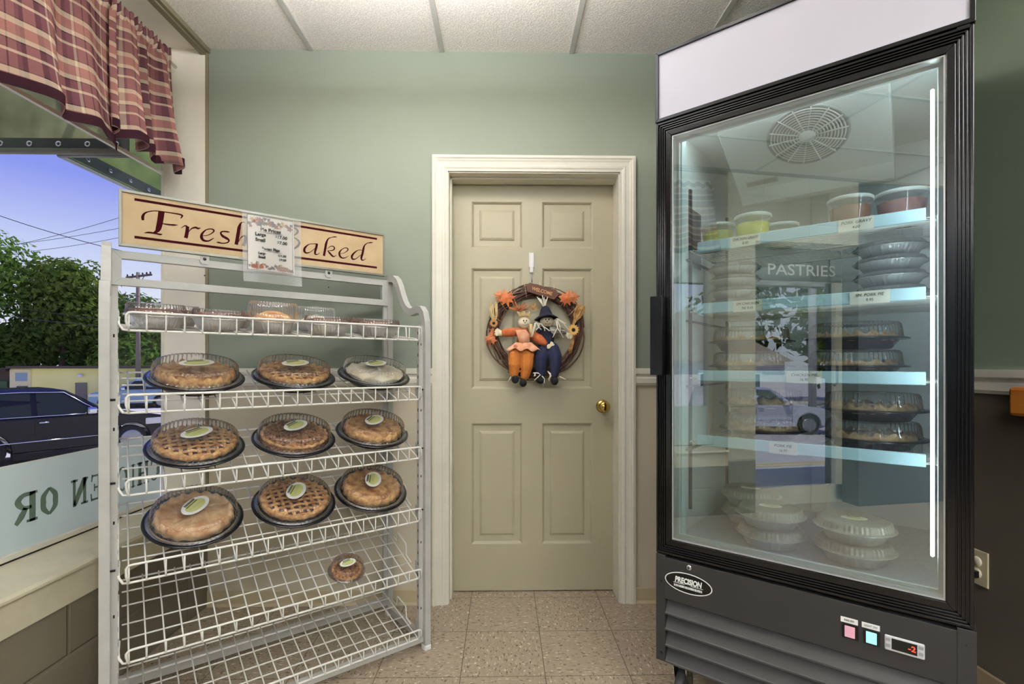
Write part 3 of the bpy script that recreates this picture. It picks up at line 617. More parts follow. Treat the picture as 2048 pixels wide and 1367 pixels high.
def st(s, x, z, size, al='CENTER', bold=0.0006): 
    p = onsheet(x, z, -0.0002); text('printed_words', s, size, M_ink, ps, (p[0], p[1] - 0.0010, p[2]), bold=bold, align=al)
st('Pie Prices', -0.004, -0.056, 0.0185); st('Large', -0.058, -0.076, 0.0165, 'LEFT'); st('$17.00', 0.056, -0.076, 0.0165, 'RIGHT')
st('Small', -0.058, -0.097, 0.0165, 'LEFT'); st('$7.00', 0.056, -0.097, 0.0165, 'RIGHT')
st('Pecan Pies', -0.004, -0.128, 0.0150); st('Large', -0.048, -0.147, 0.0115, 'LEFT'); st('$21.00', 0.052, -0.147, 0.0115, 'RIGHT'); st('Small', -0.048, -0.162, 0.0115, 'LEFT'); st('$9.50', 0.052, -0.162, 0.0115, 'RIGHT')
for x0, x1, z in ((-.047, .039, -.066), (-.044, .036, -.1365)): mb = MB(); p = onsheet((x0 + x1) / 2, z, -0.0002); mb.box(x0, x1, p[1] - 0.0014, p[1] - 0.0008, z - 0.0006, z + 0.0006); mb.build('underline', M_ink, ps)

# ================================================================ PIES
def flute(N, amp, i0=0, i1=99):
    def f(i, th, r, z):
        if i0 <= i <= i1: return (r * (1 + 1.5 * amp * (1 if math.cos(N * th) > 0 else -1) * (0.5 + 0.5 * abs(math.cos(N * th)))), z)
        return (r, z)
    return f
def nz(x, y, s, seed=0.0): return mn.noise(Vector((x * s + seed, y * s - seed, seed)))
def dome_mesh(name, R0, Hh, m, parent, z0, N=56, n=280, flat=0.70, recess=0.0):
    mb = MB(); mb.lathe([(R0 + 0.010, z0), (R0 + 0.003, z0 + 0.002), (R0, z0 + 0.004), (R0 * 0.985, z0 + Hh * 0.45), (R0 * 0.965, z0 + Hh * 0.82), (R0 * 0.92, z0 + Hh * 0.98), (R0 * 0.86, z0 + Hh), (R0 * flat, z0 + Hh * 0.99), (R0 * (flat - 0.02), z0 + Hh * 0.99 - recess), (R0 * (flat - .3), z0 + Hh - recess), (0.0005, z0 + Hh - recess)], n, rmod=flute(N, 0.010, 2, 6))
    return mb.build(name, m, parent)
def oval_label(parent, z, a=0.051, b=0.031, rz=0.3, tilt=0):
    mb = MB(); mb.T = Matrix.Rotation(rz, 4, 'Z')
    n = 32; mb.add([(a * math.cos(2 * PI * k / n), b * math.sin(2 * PI * k / n), z + 0.0008) for k in range(n)], [tuple(range(n))], 0)
    mb.add([(a * .74 * math.cos(2 * PI * k / n), b * .68 * math.sin(2 * PI * k / n), z + 0.0012) for k in range(n)], [tuple(range(n))], 1)
    for q in range(9): x = -a * .42 + q * a * .105; mb.box(x, x + a * 0.07, b * .58, b * .80, z + 0.0013, z + 0.0016, 2)
    mb.box(-a * .5, a * .5, b * .34, b * .42, z + 0.0013, z + 0.0016, 2)
    mb.box(-a * .52, a * .5, -b * .10, -b * .04, z + 0.0013, z + 0.0015, 3)
    return mb.build('label', [M_oval, M_ovaly, M_ink, M_foil], parent)
def pie_body(kind, parent, r, z, seed):
    """pastry built in place: crust, filling, lattice or topping"""
    rim = M_crust if kind != 'pale' else M_crustp
    if kind == 'low': z -= 0.010
    if kind in ('double', 'pale', 'crumb', 'meringue', 'low'):
        nr, nt_ = (30, 110) if kind != 'crumb' else (36, 130); vs = []
        for i in range(nr + 1):
            q = i / nr
            for k in range(nt_):
                th = 2 * PI * k / nt_; x, y = q * math.cos(th), q * math.sin(th)
                if kind == 'crumb':
                    h = 0.016 * (1 - q ** 3) + 0.0050 * nz(x, y, 11, seed) + 0.0045 * nz(x, y, 26, seed)
                    if q > 0.93: h -= 0.016 * (q - 0.93) / 0.07
                elif kind == 'meringue':
                    h = 0.022 * (1 - q ** 2.5) + 0.004 * math.sin(th * 9 + q * 14) * q + 0.004 * nz(x, y, 6, seed)
                else:
                    edge = math.exp(-((q - 0.9) / 0.07) ** 2)
                    h = 0.010 * (1 - q ** 2) + 0.0028 * nz(x, y, 4, seed) + 0.0016 * nz(x, y, 10, seed) + edge * (0.011 + 0.0060 * math.sin(th * 18 + 3 * nz(x, y, 2, seed)))
                    for sl_ in range(4):
                        a = sl_ * PI / 2 + 0.5; dx = x * math.cos(a) + y * math.sin(a); dy = -x * math.sin(a) + y * math.cos(a)
                        if 0.25 < dx < 0.6 and abs(dy) < 0.035: h -= 0.004
                    if q > 0.96: h -= 0.012 * (q - 0.96) / 0.04
                rr_ = r * q * (1 + (0.022 * math.sin(th * 18 + 1) if q > 0.9 and kind in ('double', 'pale') else 0))
                vs.append((rr_ * math.cos(th), rr_ * math.sin(th), z + h))
        nb = len(vs); vs += [(r * 0.86 * math.cos(2 * PI * k / nt_), r * 0.86 * math.sin(2 * PI * k / nt_), z - 0.016) for k in range(nt_)]
        fs = [(i * nt_ + k, (i + 1) * nt_ + k, (i + 1) * nt_ + (k + 1) % nt_, i * nt_ + (k + 1) % nt_) for i in range(nr) for k in range(nt_)]
        fs += [(nr * nt_ + k, nb + k, nb + (k + 1) % nt_, nr * nt_ + (k + 1) % nt_) for k in range(nt_)]
        mb = MB(); mb.add(vs, fs, 0, True)
        if kind == 'crumb': mb.build('crumb_topping', M_crumb, parent)
        elif kind == 'meringue': mb.build('cream_topping', M_meringue, parent)
        else: mb.build('top_crust', rim, parent)
    if kind in ('lattice', 'golden_lattice'):
        mb = MB(); mb.lathe([(0.0005, z + 0.010), (r * .5, z + 0.009), (r * .9, z + 0.003)], 64); mb.build('filling', M_fill if kind == 'lattice' else mat('amber_filling', (150, 84, 36), 0.35), parent)
        mb = MB(); w = r * 0.105; n = 4
        for d_ in (0, 1):
            for k in range(-n, n + 1):
                o_ = k * r * 0.215
                if abs(o_) > r * 0.86: continue
                L = math.sqrt((r * .9) ** 2 - o_ ** 2); rings = []; N = 26
                for q in range(N + 1):
                    t = -L + 2 * L * q / N; ph = t / (r * 0.215) * PI + (k + d_) * PI
                    hh = z + 0.013 + 0.0018 * math.cos(ph) - 0.010 * ((t * t + o_ * o_) / (r * r)) ** 1.5
                    w_ = w * (1 + 0.12 * math.sin(q * 1.7 + k))
                    ring = [(t, o_ - w_ / 2, hh - 0.003), (t, o_ - w_ * 0.4, hh + 0.0012), (t, o_, hh + 0.002), (t, o_ + w_ * 0.4, hh + 0.0012), (t, o_ + w_ / 2, hh - 0.003)]
                    if d_: ring = [(b_, -a, c_) for a, b_, c_ in ring]
                    rings.append(ring)
                mb.loft(rings)
        mb.build('lattice_crust', M_crust, parent)
    if kind in ('lattice', 'golden_lattice', 'crumb'):
        mb = MB(); rings = []; n = 132
        for k in range(n):
            th = 2 * PI * k / n; wv = math.sin(th * 20 + 2 * math.sin(th)); R_ = r * (0.945 + 0.016 * wv); rr_ = 0.0105 if kind != 'crumb' else 0.006
            rings.append([(math.cos(th) * (R_ + rr_ * math.cos(a)), math.sin(th) * (R_ + rr_ * math.cos(a)), z + 0.001 + 0.0034 * wv + rr_ * 0.9 * math.sin(a)) for a in [2 * PI * j / 8 for j in range(8)]])
        vs = [p for g in rings for p in g]; fs = [(k * 8 + j, k * 8 + (j + 1) % 8, ((k + 1) % n) * 8 + (j + 1) % 8, ((k + 1) % n) * 8 + j) for k in range(n) for j in range(8)]
        mb.add(vs, fs, 0, True); mb.build('crimped_crust', rim, parent)
        mb = MB(); mb.lathe([(r * .95, z), (r * .86, z - 0.016)], 64); mb.build('side_crust', rim, parent)
def tray_pie(kind, label, loc, rot, group, seed=1.0):
    t = thing('boxed_pie', label, 'pie', loc, rot, group)
    mb = MB(); mb.lathe([(0.0005, 0.001), (0.086, 0.001), (0.092, 0.004), (0.112, 0.030), (0.119, 0.036), (0.127, 0.033), (0.137, 0.036), (0.1405, 0.033), (0.139, 0.031), (0.127, 0.030), (0.1185, 0.033), (0.113, 0.028), (0.094, 0.0025), (0.0005, 0.0)], 120, rmod=flute(40, 0.012, 2, 3)); mb.build('black_tray', M_tray, t)
    mb = MB(); mb.lathe([(0.119, 0.0365), (0.125, 0.0375), (0.131, 0.0362), (0.127, 0.0342)], 90); mb.build('lid_flange', M_clear, t)
    pie_body(kind, t, 0.112, 0.047, seed)
    dome_mesh('dome_lid', 0.1215, 0.046, M_clear, t, 0.037)
    oval_label(t, 0.037 + 0.046 if kind != 'meringue' else 0.083, rz=0.15 + 0.1 * seed)
    return t
def tilt(i, v=0.165): zf, zb, zr = SH[i]; a = math.atan2(zb - zf, 0.33); return a, zf + (zb - zf) / 0.33 * v + 0.004
def put(i, u, v=0.165, spin=0.0): a, z = tilt(i, v); return rackw(u, v, z), (a, 0, RA + 0 * spin)
rows = [
 (1, 0.185, 'double', 'large browned double-crust pie in a black tray, left end of the second shelf', 1.1),
 (1, 0.487, 'golden_lattice', 'golden lattice pie in a black tray, middle of the second shelf', 2.3),
 (1, 0.790, 'meringue', 'white cream-topped pie in a black tray, right end of the second shelf', 3.7),
 (2, 0.185, 'lattice', 'lattice pie with dark fruit showing, left end of the third shelf', 4.2),
 (2, 0.487, 'crumb', 'brown crumb-topped pie in a black tray, middle of the third shelf', 5.5),
 (2, 0.782, 'double', 'golden double-crust pie in a black tray, right end of the third shelf', 6.1),
 (3, 0.180, 'pale', 'pale crimped double-crust pie, largest in view, left end of the fourth shelf', 7.4),
 (3, 0.487, 'lattice', 'lattice pie with blue-black filling, middle of the fourth shelf', 8.9),
 (3, 0.775, 'double', 'golden double-crust pie above the lone small crumb pie, right end of the fourth shelf', 9.6)]
for i, u, kind, lab, sd in rows:
    p, r_ = put(i, u); tray_pie(kind, lab, p, r_, 'pies in black trays with clear domes', sd)
# small crumb pie in a clear clamshell on the fifth shelf
p, r_ = put(4, 0.655, 0.098); t = thing('small_crumb_pie', 'small crumb-topped pie in a clear clamshell, alone on the fifth shelf', 'pie', p, r_)
mb = MB(); mb.lathe([(0.0005, 0.001), (0.046, 0.001), (0.056, 0.018), (0.066, 0.020), (0.0675, 0.0215), (0.056, 0.0205)], 120, rmod=flute(40, 0.012, 1, 2)); mb.build('clear_base', M_clear, t)
pie_body('crumb', t, 0.052, 0.022, 3.3); dome_mesh('dome_lid', 0.059, 0.034, M_clear, t, 0.0215, N=44, n=220, flat=0.62)
oval_label(t, 0.0555, 0.031, 0.019, 0.2)
# foil-pan pies (rack top shelf and fridge)
def foil_pie(name, label, loc, rot, group, r=0.080, lid=0.020, hp=0.034, content='brown', lidm=None, lab=True, seed=1):
    t = thing(name, label, 'pie', loc, rot, group)
    rs_ = random.Random(seed); ph = [rs_.random() * 6 for _ in range(4)]
    def cr(i, th, rr_, z):
        return (rr_ * (1 + 0.012 * math.sin(th * 46 + ph[0]) * (i in (1, 2)) + 0.006 * math.sin(th * 5 + ph[1])), z + 0.0006 * math.sin(th * 31 + ph[2]))
    mb = MB(); mb.lathe([(0.0005, 0.0012), (r * .74, 0.0012), (r * .93, hp * .9), (r * .95, hp), (r * 1.03, hp + 0.001), (r * 1.04, hp - 0.003), (r * 1.0, hp - 0.002)], 184, rmod=cr); mb.build('foil_pan', M_foil, t)
    if content == 'brown':
        mb = MB(); mb.lathe([(0.0005, hp + 0.021), (r * .5, hp + 0.020), (r * .84, hp + 0.014), (r * .93, hp + 0.002)], 64); mb.build('filling', M_fillb, t)
    elif content == 'golden':
        mb = MB(); mb.lathe([(0.0005, hp + 0.034), (r * .3, hp + 0.032), (r * .62, hp + 0.020), (r * .85, hp + 0.006), (r * .93, hp - 0.004)], 64); mb.build('top_crust', M_crust, t)
    elif content == 'white':
        mb = MB(); mb.lathe([(0.0005, hp + 0.030), (r * .3, hp + 0.026), (r * .62, hp + 0.012), (r * .93, hp - 0.002)], 64); mb.build('cream_topping', M_meringue, t)
    if lid: dome_mesh('clear_lid', r * .985, lid, lidm or M_clear, t, hp + 0.001, N=48, n=240, flat=0.74)
    if lab: oval_label(t, hp + 0.001 + lid, r * .36, r * .22, 0.3)
    return t
G1 = 'foil-pan pies on the top shelf'
fp = [(0.075, .076, .034, 'brown', 'left end of the top shelf, front row, brown filling'), (0.237, .075, .028, 'brown', 'front row of the top shelf, second from the window side'),
      (0.397, .078, .064, 'golden', 'tall domed golden pie, middle of the top shelf, front row'), (0.578, .080, .028, 'brown', 'front row, beside the tall golden pie, crumpled pan'), (0.770, .080, .028, 'brown', 'right end of the top shelf, front row')]
for k, (u, r_, lid, c_, lab) in enumerate(fp):
    a, z = tilt(0, .072); foil_pie('foil_pan_pie', 'small foil-pan pie, ' + lab, rackw(u, .072, z), (a, 0, RA), G1, r_, lid, .036, c_, seed=k, lab=False)
bp2 = [(0.128, .078, .030, 'brown', 'back row of the top shelf, at the window end'), (0.290, .076, .026, 'brown', 'back row of the top shelf, second from the window side'),
       (0.432, .070, .060, 'golden', 'tall lid, back row behind the golden pie'), (0.588, .072, .058, 'white', 'tall lid over white topping, back row of the top shelf'), (0.800, .078, .026, 'brown', 'back row of the top shelf, at the door end')]
for k, (u, r_, lid, c_, lab) in enumerate(bp2):
    a, z = tilt(0, .243); foil_pie('foil_pan_pie', 'small foil-pan pie, ' + lab, rackw(u, .243, z), (a, 0, RA), G1, r_, lid, .036, c_, seed=10 + k, lab=(k in (2, 3)))

# ================================================================ DISPLAY REFRIGERATOR
FO, FA = (0.4926, 1.6046), R(-40.2)
FU = Vector((math.cos(FA), math.sin(FA), 0)); FV = Vector((-math.sin(FA), math.cos(FA), 0))
def fw(u, v, z): p = Vector((FO[0], FO[1], 0)) + FU * u + FV * v; return (p.x, p.y, z)
W, D = 0.756, 0.735
fr = thing('display_refrigerator', 'tall black glass-door display refrigerator with a blank white header, on casters', 'refrigerator', (FO[0], FO[1], 0), (0, 0, FA))
mb = MB()
mb.box(0.0, 0.036, 0.048, D, 0.17, 2.11); mb.box(W - 0.036, W, 0.048, D, 0.17, 2.11); mb.box(0.036, W - 0.036, D - 0.04, D, 0.17, 2.11)
mb.box(0.036, W - 0.036, 0.048, D - 0.04, 1.905, 2.11); mb.box(0.036, W - 0.036, 0.048, D - 0.04, 0.17, 0.535)
mb.build('cabinet', M_black, fr, bevel=0.003)
mb = MB(); L0, L1, LB = 0.042, W - 0.042, 0.675
mb.box(0.037, L0, 0.05, LB, 0.54, 1.90); mb.box(L1, W - 0.037, 0.05, LB, 0.54, 1.90); mb.box(0.037, W - 0.037, LB, D - 0.041, 0.54, 1.90); mb.box(L0, L1, 0.05, LB, 1.885, 1.90)
lin_ = mb.build('liner', M_liner, fr)
mb = MB(); mb.box(L0, L1, 0.05, LB, 0.540, 0.553); mb.build('liner_floor', mat('galvanised_floor', (168, 176, 182), 0.3, 0.4), fr)
mb = MB()
for u in (L0, L1 - 0.008):
    for v in (0.175, 0.60): mb.box(u, u + 0.008, v, v + 0.014, 0.62, 1.72)
for u in (L0 + 0.0, L1 - 0.009):
    for z in (1.47, 1.263, 1.04, 0.825): mb.box(u, u + 0.009, 0.15, 0.62, z, z + 0.006)
mb.build('pilaster', mat('dark_pilaster', (70, 74, 74), 0.5), lin_)
# header light box
mb = MB(); mb.box(0, W, 0.012, 0.12, 1.897, 2.119); mb.frame(-0.002, W + 0.002, 1.895, 2.121, 0.011, -0.002, 0.014); hd = mb.build('header_box', M_black, fr, bevel=0.001)
mb = MB(); mb.box(0.009, W - 0.009, 0.004, 0.011, 1.906, 2.110); mb.build('header_panel', mat('lit_blank_panel', (176, 174, 182), 0.5, emis=(244, 240, 250), es=0.05), hd, label='blank white backlit panel')
# door
mb = MB(); z0, z1 = 0.513, 1.893
mb.frame(0.0, W, z0, z1, 0.050, 0.006, 0.046)
for a, w, d in ((0.001, 0.007, 0.0), (0.011, 0.004, 0.001), (0.018, 0.004, 0.001), (0.025, 0.004, 0.001)): mb.frame(a, W - a, z0 + a, z1 - a, w, d, 0.012)
mb.frame(0.032, W - 0.032, z0 + 0.032, z1 - 0.032, 0.0165, 0.002, 0.012)
df = mb.build('door', M_black, fr, bevel=0.0012)
mb = MB(); mb.frame(0.0482, W - 0.0482, z0 + 0.0482, z1 - 0.0482, 0.005, 0.0075, 0.05); mb.build('glazing_bead', M_silver, df)
mb = MB(); mb.box(0.050, W - 0.050, 0.010, 0.014, z0 + 0.050, z1 - 0.050); mb.build('glass', M_fglass, df)
mb = MB(); mb.frame(0.05, W - 0.05, z0 + 0.05, z1 - 0.05, 0.012, 0.036, 0.047); mb.build('gasket', mat('grey_gasket', (196, 204, 204), 0.5), df)
mb = MB(); mb.box(-0.005, 0.033, -0.034, -0.002, 1.084, 1.333); mb.box(0.006, 0.012, -0.0346, -0.034, 1.10, 1.318); mb.box(0.019, 0.025, -0.0346, -0.034, 1.10, 1.318)
mb.build('handle', M_black, df, bevel=0.012)
for z in (0.498, 1.888):
    mb = MB(); mb.box(W - 0.03, W - 0.006, 0.004, 0.03, z, z + 0.012); mb.build('hinge', M_steel, df, bevel=0.002)
# base
mb = MB(); mb.box(0.030, W - 0.030, 0.000, 0.05, 0.372, 0.503); mb.box(0.0, 0.030, 0.0, 0.05, 0.17, 0.510); mb.box(W - 0.030, W + 0.004, 0.0, 0.05, 0.17, 0.510); mb.box(0.03, W - 0.03, 0.03, 0.05, 0.17, 0.375); mb.box(0.03, W - 0.03, 0.002, 0.03, 0.168, 0.174)
bs = mb.build('base_panel', M_panel, fr, bevel=0.001)
for k, z in enumerate((0.330, 0.279, 0.228, 0.177)):
    mb = MB(); mb.prism([(0.028, z + 0.045), (0.0295, z + 0.046), (0.001, z + 0.001), (-0.002, z - 0.001), (-0.002, z - 0.006), (0.001, z - 0.006), (0.002, z - 0.002)], 0.031, W - 0.031, 'x'); mb.build('louvre', M_slat, bs)
mb = MB()
for u in (0.010, W - 0.012):
    for z in (0.475, 0.40, 0.315, 0.265, 0.215, 0.18): mb.ell((u, -0.0005, z), (0.0022, 0.0015, 0.0022), 8)
mb.build('rivet', M_panel, bs)
for u, z in ((0.018, 0.427), (0.018, 0.196), (W - 0.014, 0.30)):
    mb = MB(); mb.lathe([(0, 0.0006), (0.0045, 0.0006), (0.0045, 0)], 14); mb.build('hole', M_dark, bs, loc=(u, 0, z), rot=(R(90), 0, 0))
mb = MB(); mb.lathe([(0.0, 0.004), (0.004, 0.0045), (0.0085, 0.003), (0.009, 0.0)], 20); mb.box(-0.0015, 0.0015, -0.004, 0.004, 0.0045, 0.005, 1); mb.build('lock', [M_chrome, M_dark], bs, loc=(0.107, -0.0002, 0.490), rot=(R(90), 0, 0))
# badge
bg = bpy.data.objects.new('badge', None)
mb = MB(); n = 48; E_ = lambda a, b_, y: [(0.104 + a * math.cos(2 * PI * k / n), y, 0.4395 + b_ * math.sin(2 * PI * k / n)) for k in range(n)]
def edisc(mb, a, b_, y, mi): mb.add(E_(a, b_, y), [tuple(range(n))], mi)
mb.loft([E_(0.0745, 0.0325, 0.0), E_(0.0745, 0.0325, -0.0012)], 0); edisc(mb, 0.0735, 0.0317, -0.0013, 1); edisc(mb, 0.0705, 0.0287, -0.0015, 0)
for z_ in (0.4335,): mb.box(0.058, 0.094, -0.0019, -0.0016, z_, z_ + 0.0013, 1); mb.box(0.112, 0.150, -0.0019, -0.0016, z_, z_ + 0.0013, 1)
rr = random.Random(5); x = 0.060
while x < 0.148:
    w_ = rr.uniform(0.0012, 0.0028); mb.box(x, x + w_, -0.0019, -0.0016, 0.4225, 0.4295, 1); x += w_ + rr.choice((0.0007, 0.0007, 0.0016))
bd = mb.build('badge', [M_black, M_oval], bs)
text('badge_lettering', 'PRECISION', 0.0235, M_oval, bd, (0.104, -0.0018, 0.4445), bold=0.0010, shear=0.15, xs=0.72)
# switches, controller
for u, c_, es_ in ((0.5215, (214, 160, 176), .15), (0.5665, (150, 222, 222), .5)):
    mb = MB(); mb.box(u - 0.017, u + 0.017, -0.003, 0, 0.414, 0.449); sw = mb.build('switch', M_black, bs, bevel=0.001)
    mb = MB(); mb.box(u - 0.012, u + 0.010, -0.006, -0.002, 0.418, 0.446); mb.build('rocker', mat('rocker_%d' % int(es_ * 100), c_, 0.3, emis=c_, es=es_), sw, bevel=0.001)
    mb = MB(); mb.box(u - 0.021, u + 0.016, -0.0012, -0.0003, 0.4525, 0.4660); cd = mb.build('switch_label', M_oval, bs)
text('label_words', 'FAN SW', 0.0075, M_ink, bs, (0.519, -0.0015, 0.4592), xs=0.8); text('label_words', 'LIGHT SW', 0.0075, M_ink, bs, (0.564, -0.0015, 0.4592), xs=0.8)
mb = MB(); mb.box(0.592, 0.669, -0.006, 0, 0.4145, 0.4515); ct = mb.build('temperature_controller', mat('silver_plastic', (200, 200, 200), 0.35), bs, bevel=0.003)
mb = MB(); mb.box(0.606, 0.655, -0.0068, -0.0062, 0.4205, 0.4468); mb.build('display', mat('dark_display', (16, 18, 16), 0.15), ct)
M_red = mat('red_digits', (220, 60, 40), 0.5, emis=(255, 60, 40), es=1.2); text('digits', '-2', 0.018, M_red, ct, (0.645, -0.0071, 0.4335), bold=0.0003)
for u in (0.599, 0.662):
    for z in (0.442, 0.427):
        mb = MB(); mb.box(u - 0.0045, u + 0.0045, -0.0072, -0.0062, z - 0.004, z + 0.004); mb.build('button', mat('grey_button', (150, 152, 154), 0.4), ct, bevel=0.0008)
# casters
for (u, v) in ((0.055, 0.075), (W - 0.055, 0.075), (0.055, D - 0.06), (W - 0.055, D - 0.06)):
    mb = MB(); mb.box(u - 0.035, u + 0.035, v - 0.035, v + 0.035, 0.163, 0.170); mb.lathe([(0.022, 0.163), (0.026, 0.150), (0.018, 0.142)], 20, c=(u, v, 0))
    for s_ in (-1, 1): mb.prism([(v - 0.022, 0.146), (v + 0.022, 0.146), (v + 0.034, 0.06), (v + 0.014, 0.05), (v - 0.010, 0.10)], u + s_ * 0.021 - 0.0015, u + s_ * 0.021 + 0.0015, 'x')
    mb.box(u - 0.022, u + 0.022, v - 0.022, v + 0.022, 0.142, 0.146)
    ca = mb.build('caster', M_chrome, fr)
    mb = MB(); mb.T = Matrix.Translation((u, v + 0.018, 0.058)) @ Matrix.Rotation(R(90), 4, 'Y'); mb.lathe([(0.0, -0.016), (0.045, -0.016), (0.056, -0.012), (0.058, 0), (0.056, 0.012), (0.045, 0.016), (0.0, 0.016)], 32); mb.build('wheel', mat('grey_rubber', (70, 70, 70), 0.6), ca)
# interior: evaporator cover, fan, duct, lights
mb = MB(); mb.prism([(0.120, 1.884), (0.125, 1.868), (0.380, 1.740), (0.425, 1.703), (0.46, 1.70), (0.46, 1.884)], 0.150, 0.598, 'x')
ev = mb.build('evaporator_cover', mat('grey_white_cover', (190, 194, 190), 0.45), fr, bevel=0.004)
sa = math.atan2(-0.128, 0.255)
FM = Matrix.Translation((0.392, 0.218, 1.8215 - 0.0015)) @ Matrix.Rotation(sa, 4, 'X') @ Matrix.Rotation(PI, 4, 'X')
mb = MB(); mb.T = FM; mb.lathe([(0.0, 0.001), (0.100, 0.001), (0.104, 0.004), (0.110, 0.004), (0.112, 0.0)], 64, mi=0); fan = mb.build('fan_recess', mat('grey_fan_shadow', (120, 124, 122), 0.6), ev)
mb = MB(); mb.T = FM
for k in range(9):
    r_ = 0.026 + k * 0.0088; mb.lathe([(r_, 0.003), (r_ + 0.0022, 0.0055), (r_ + 0.0045, 0.003)], 56)
mb.lathe([(0, 0.007), (0.022, 0.006), (0.024, 0.002)], 32)
for k in range(14):
    a = 2 * PI * k / 14; mb.box(0.022, 0.106, -0.0013, 0.0013, 0.003, 0.0066, M=Matrix.Rotation(a, 4, 'Z'))
mb.build('fan_grille', mat('pale_grille', (206, 208, 202), 0.4), ev)
mb = MB(); PM = Matrix.Translation((0.235, 0.352, 1.7525)) @ Matrix.Rotation(sa, 4, 'X')
mb.box(-0.05, 0.05, -0.012, 0.012, -0.0022, -0.0008, M=PM); pl = mb.build('rating_plate', mat('grey_plate', (142, 144, 138), 0.6), ev)
mb = MB()
for k in range(14): x = -0.046 + k * 0.0066; mb.box(x, x + 0.0045, -0.008, 0.007, -0.003, -0.0023, M=PM)
mb.build('plate_print', mat('faded_print', (112, 114, 108), 0.7), pl)
mb = MB(); mb.box(0.338, 0.398, 0.640, LB - 0.001, 0.56, 1.80); mb.build('drain_duct', mat('duct_white', (196, 202, 200), 0.5), fr, bevel=0.006)
M_led = mat('led_tube', (255, 255, 255), 0.4, emis=(236, 246, 255), es=34.0)
mb = MB(); mb.box(0.680, 0.688, 0.074, 0.082, 0.64, 1.80); mb.build('light_tube', M_led, fr, bevel=0.004)
mb = MB(); mb.box(0.060, 0.690, 0.060, 0.105, 1.868, 1.882); mb.build('top_light', mat('top_light_diffuser', (250, 252, 255), 0.4, emis=(240, 246, 255), es=9.0), fr)
mb = MB(); mb.box(0.694, 0.712, 0.055, 0.105, 0.60, 1.87); mb.build('light_holder', mat('light_holder', (214, 220, 220), 0.4), fr)
mb = MB(); mb.box(0.044, 0.066, 0.050, 0.085, 0.555, 1.885); mb.build('jamb_strip', mat('pale_jamb', (206, 226, 224), 0.4), fr)
mb = MB(); mb.box(0.0425, 0.0432, 0.21, 0.30, 1.46, 1.66); mb.build('wall_sticker', mat('grey_sticker', (120, 122, 120), 0.7), lin_)
FS = [(1.509, 'a'), (1.303, 'b'), (1.080, 'c'), (0.865, 'd')]
cards = [[(0.188, 0.276, 'CHICKEN GRAVY', '8.00'), (0.480, 0.562, 'PORK GRAVY', '4.00')], [(0.196, 0.281, 'SM CHICKEN', 'PIE 9.95'), (0.507, 0.597, 'SM. PORK PIE', '9.95')], [(0.348, 0.440, 'CHICKEN PIE', '16.95')], [(0.300, 0.377, 'PORK PIE', '16.95')]]
for (zc, _), cds in zip(FS, cards):
    mb = MB(); zt = zc - 0.008
    for v in [0.155 + 0.0235 * k for k in range(20)]: mb.tube([(0.060, v, zt), (0.694, v, zt)], 0.0016, 5)
    for k in range(29): u = 0.066 + 0.0222 * k; mb.tube([(u, 0.152, zt + 0.003), (u, 0.61, zt + 0.003)], 0.0014, 5) if k % 1 == 0 else None
    for v in (0.19, 0.38, 0.58): mb.tube([(0.056, v, zt - 0.003), (0.698, v, zt - 0.003)], 0.003, 6)
    for u in (0.058, 0.696): mb.tube([(u, 0.152, zt), (u, 0.612, zt)], 0.003, 6)
    shf = mb.build('wire_shelf', M_wire, fr)
    mb = MB(); mb.prism([(0.150, zc - 0.017), (0.146, zc - 0.015), (0.148, zc + 0.016), (0.151, zc + 0.018), (0.153, zc + 0.017), (0.153, zc - 0.017)], 0.082, 0.672, 'x'); rl = mb.build('price_rail', M_rail, shf)
    for (a, b_, l1, l2) in cds:
        mb = MB(); mb.box(a, b_, 0.1445, 0.1456, zc - 0.018, zc + 0.017); cd = mb.build('price_card', M_card, rl)
        text('handwriting', l1, 0.0115, M_ink, cd, ((a + b_) / 2, 0.1440, zc + 0.006), shear=0.2, xs=min(1, (b_ - a) * 0.9 / (len(l1) * 0.0072))); text('handwriting', l2, 0.0115, M_ink, cd, ((a + b_) / 2, 0.1440, zc - 0.008), shear=0.2, xs=0.9)
# food containers on the top shelf
def tub(label, u, v, r, h, c1, c2, z=1.509):
    t = thing('food_tub', label, 'food container', fw(u, v, z - 0.001), (0, 0, FA), 'lidded tubs on the top shelf')
    mb = MB(); mb.lathe([(0.0005, 0.001), (r * .78, 0.001), (r * .80, 0.004), (r * .97, h)], 48); mb.build('tub_wall', glassy('tub_plastic', base=.04, edge=.4, rough=.12, haze=.05), t)
    mb = MB(); mb.lathe([(0.0005, 0.002), (r * .765, 0.002), (r * .785, 0.005), (r * .92, h * .72), (0.0005, h * .72)], 48); mb.build('contents', mat('tub_contents', c1, 0.35, c2=c2, vscale=20), t)
    mb = MB(); mb.lathe([(r * 1.0, h - 0.006), (r * 1.03, h - 0.004), (r * 1.03, h + 0.003), (r * .98, h + 0.005), (r * .93, h + 0.002), (0.0005, h + 0.002)], 48); mb.build('lid', glassy('lid_plastic', base=.1, edge=.6, rough=.2, haze=.55, hazec=(226, 230, 226)), t)
    return t
tub('small tub of pale yellow gravy at the left end of the top refrigerator shelf', 0.128, 0.215, 0.054, 0.075, (196, 196, 96), (176, 176, 80))
tub('taller tub of bright yellow gravy beside its pale neighbour on the top refrigerator shelf', 0.240, 0.205, 0.054, 0.085, (212, 206, 66), (190, 184, 56))
tub('faint yellow tub standing behind the two yellow gravy tubs', 0.300, 0.320, 0.052, 0.070, (190, 190, 130), (176, 176, 120))
tub('tub of brown gravy on the top refrigerator shelf', 0.502, 0.205, 0.056, 0.085, (128, 72, 34), (108, 58, 26))
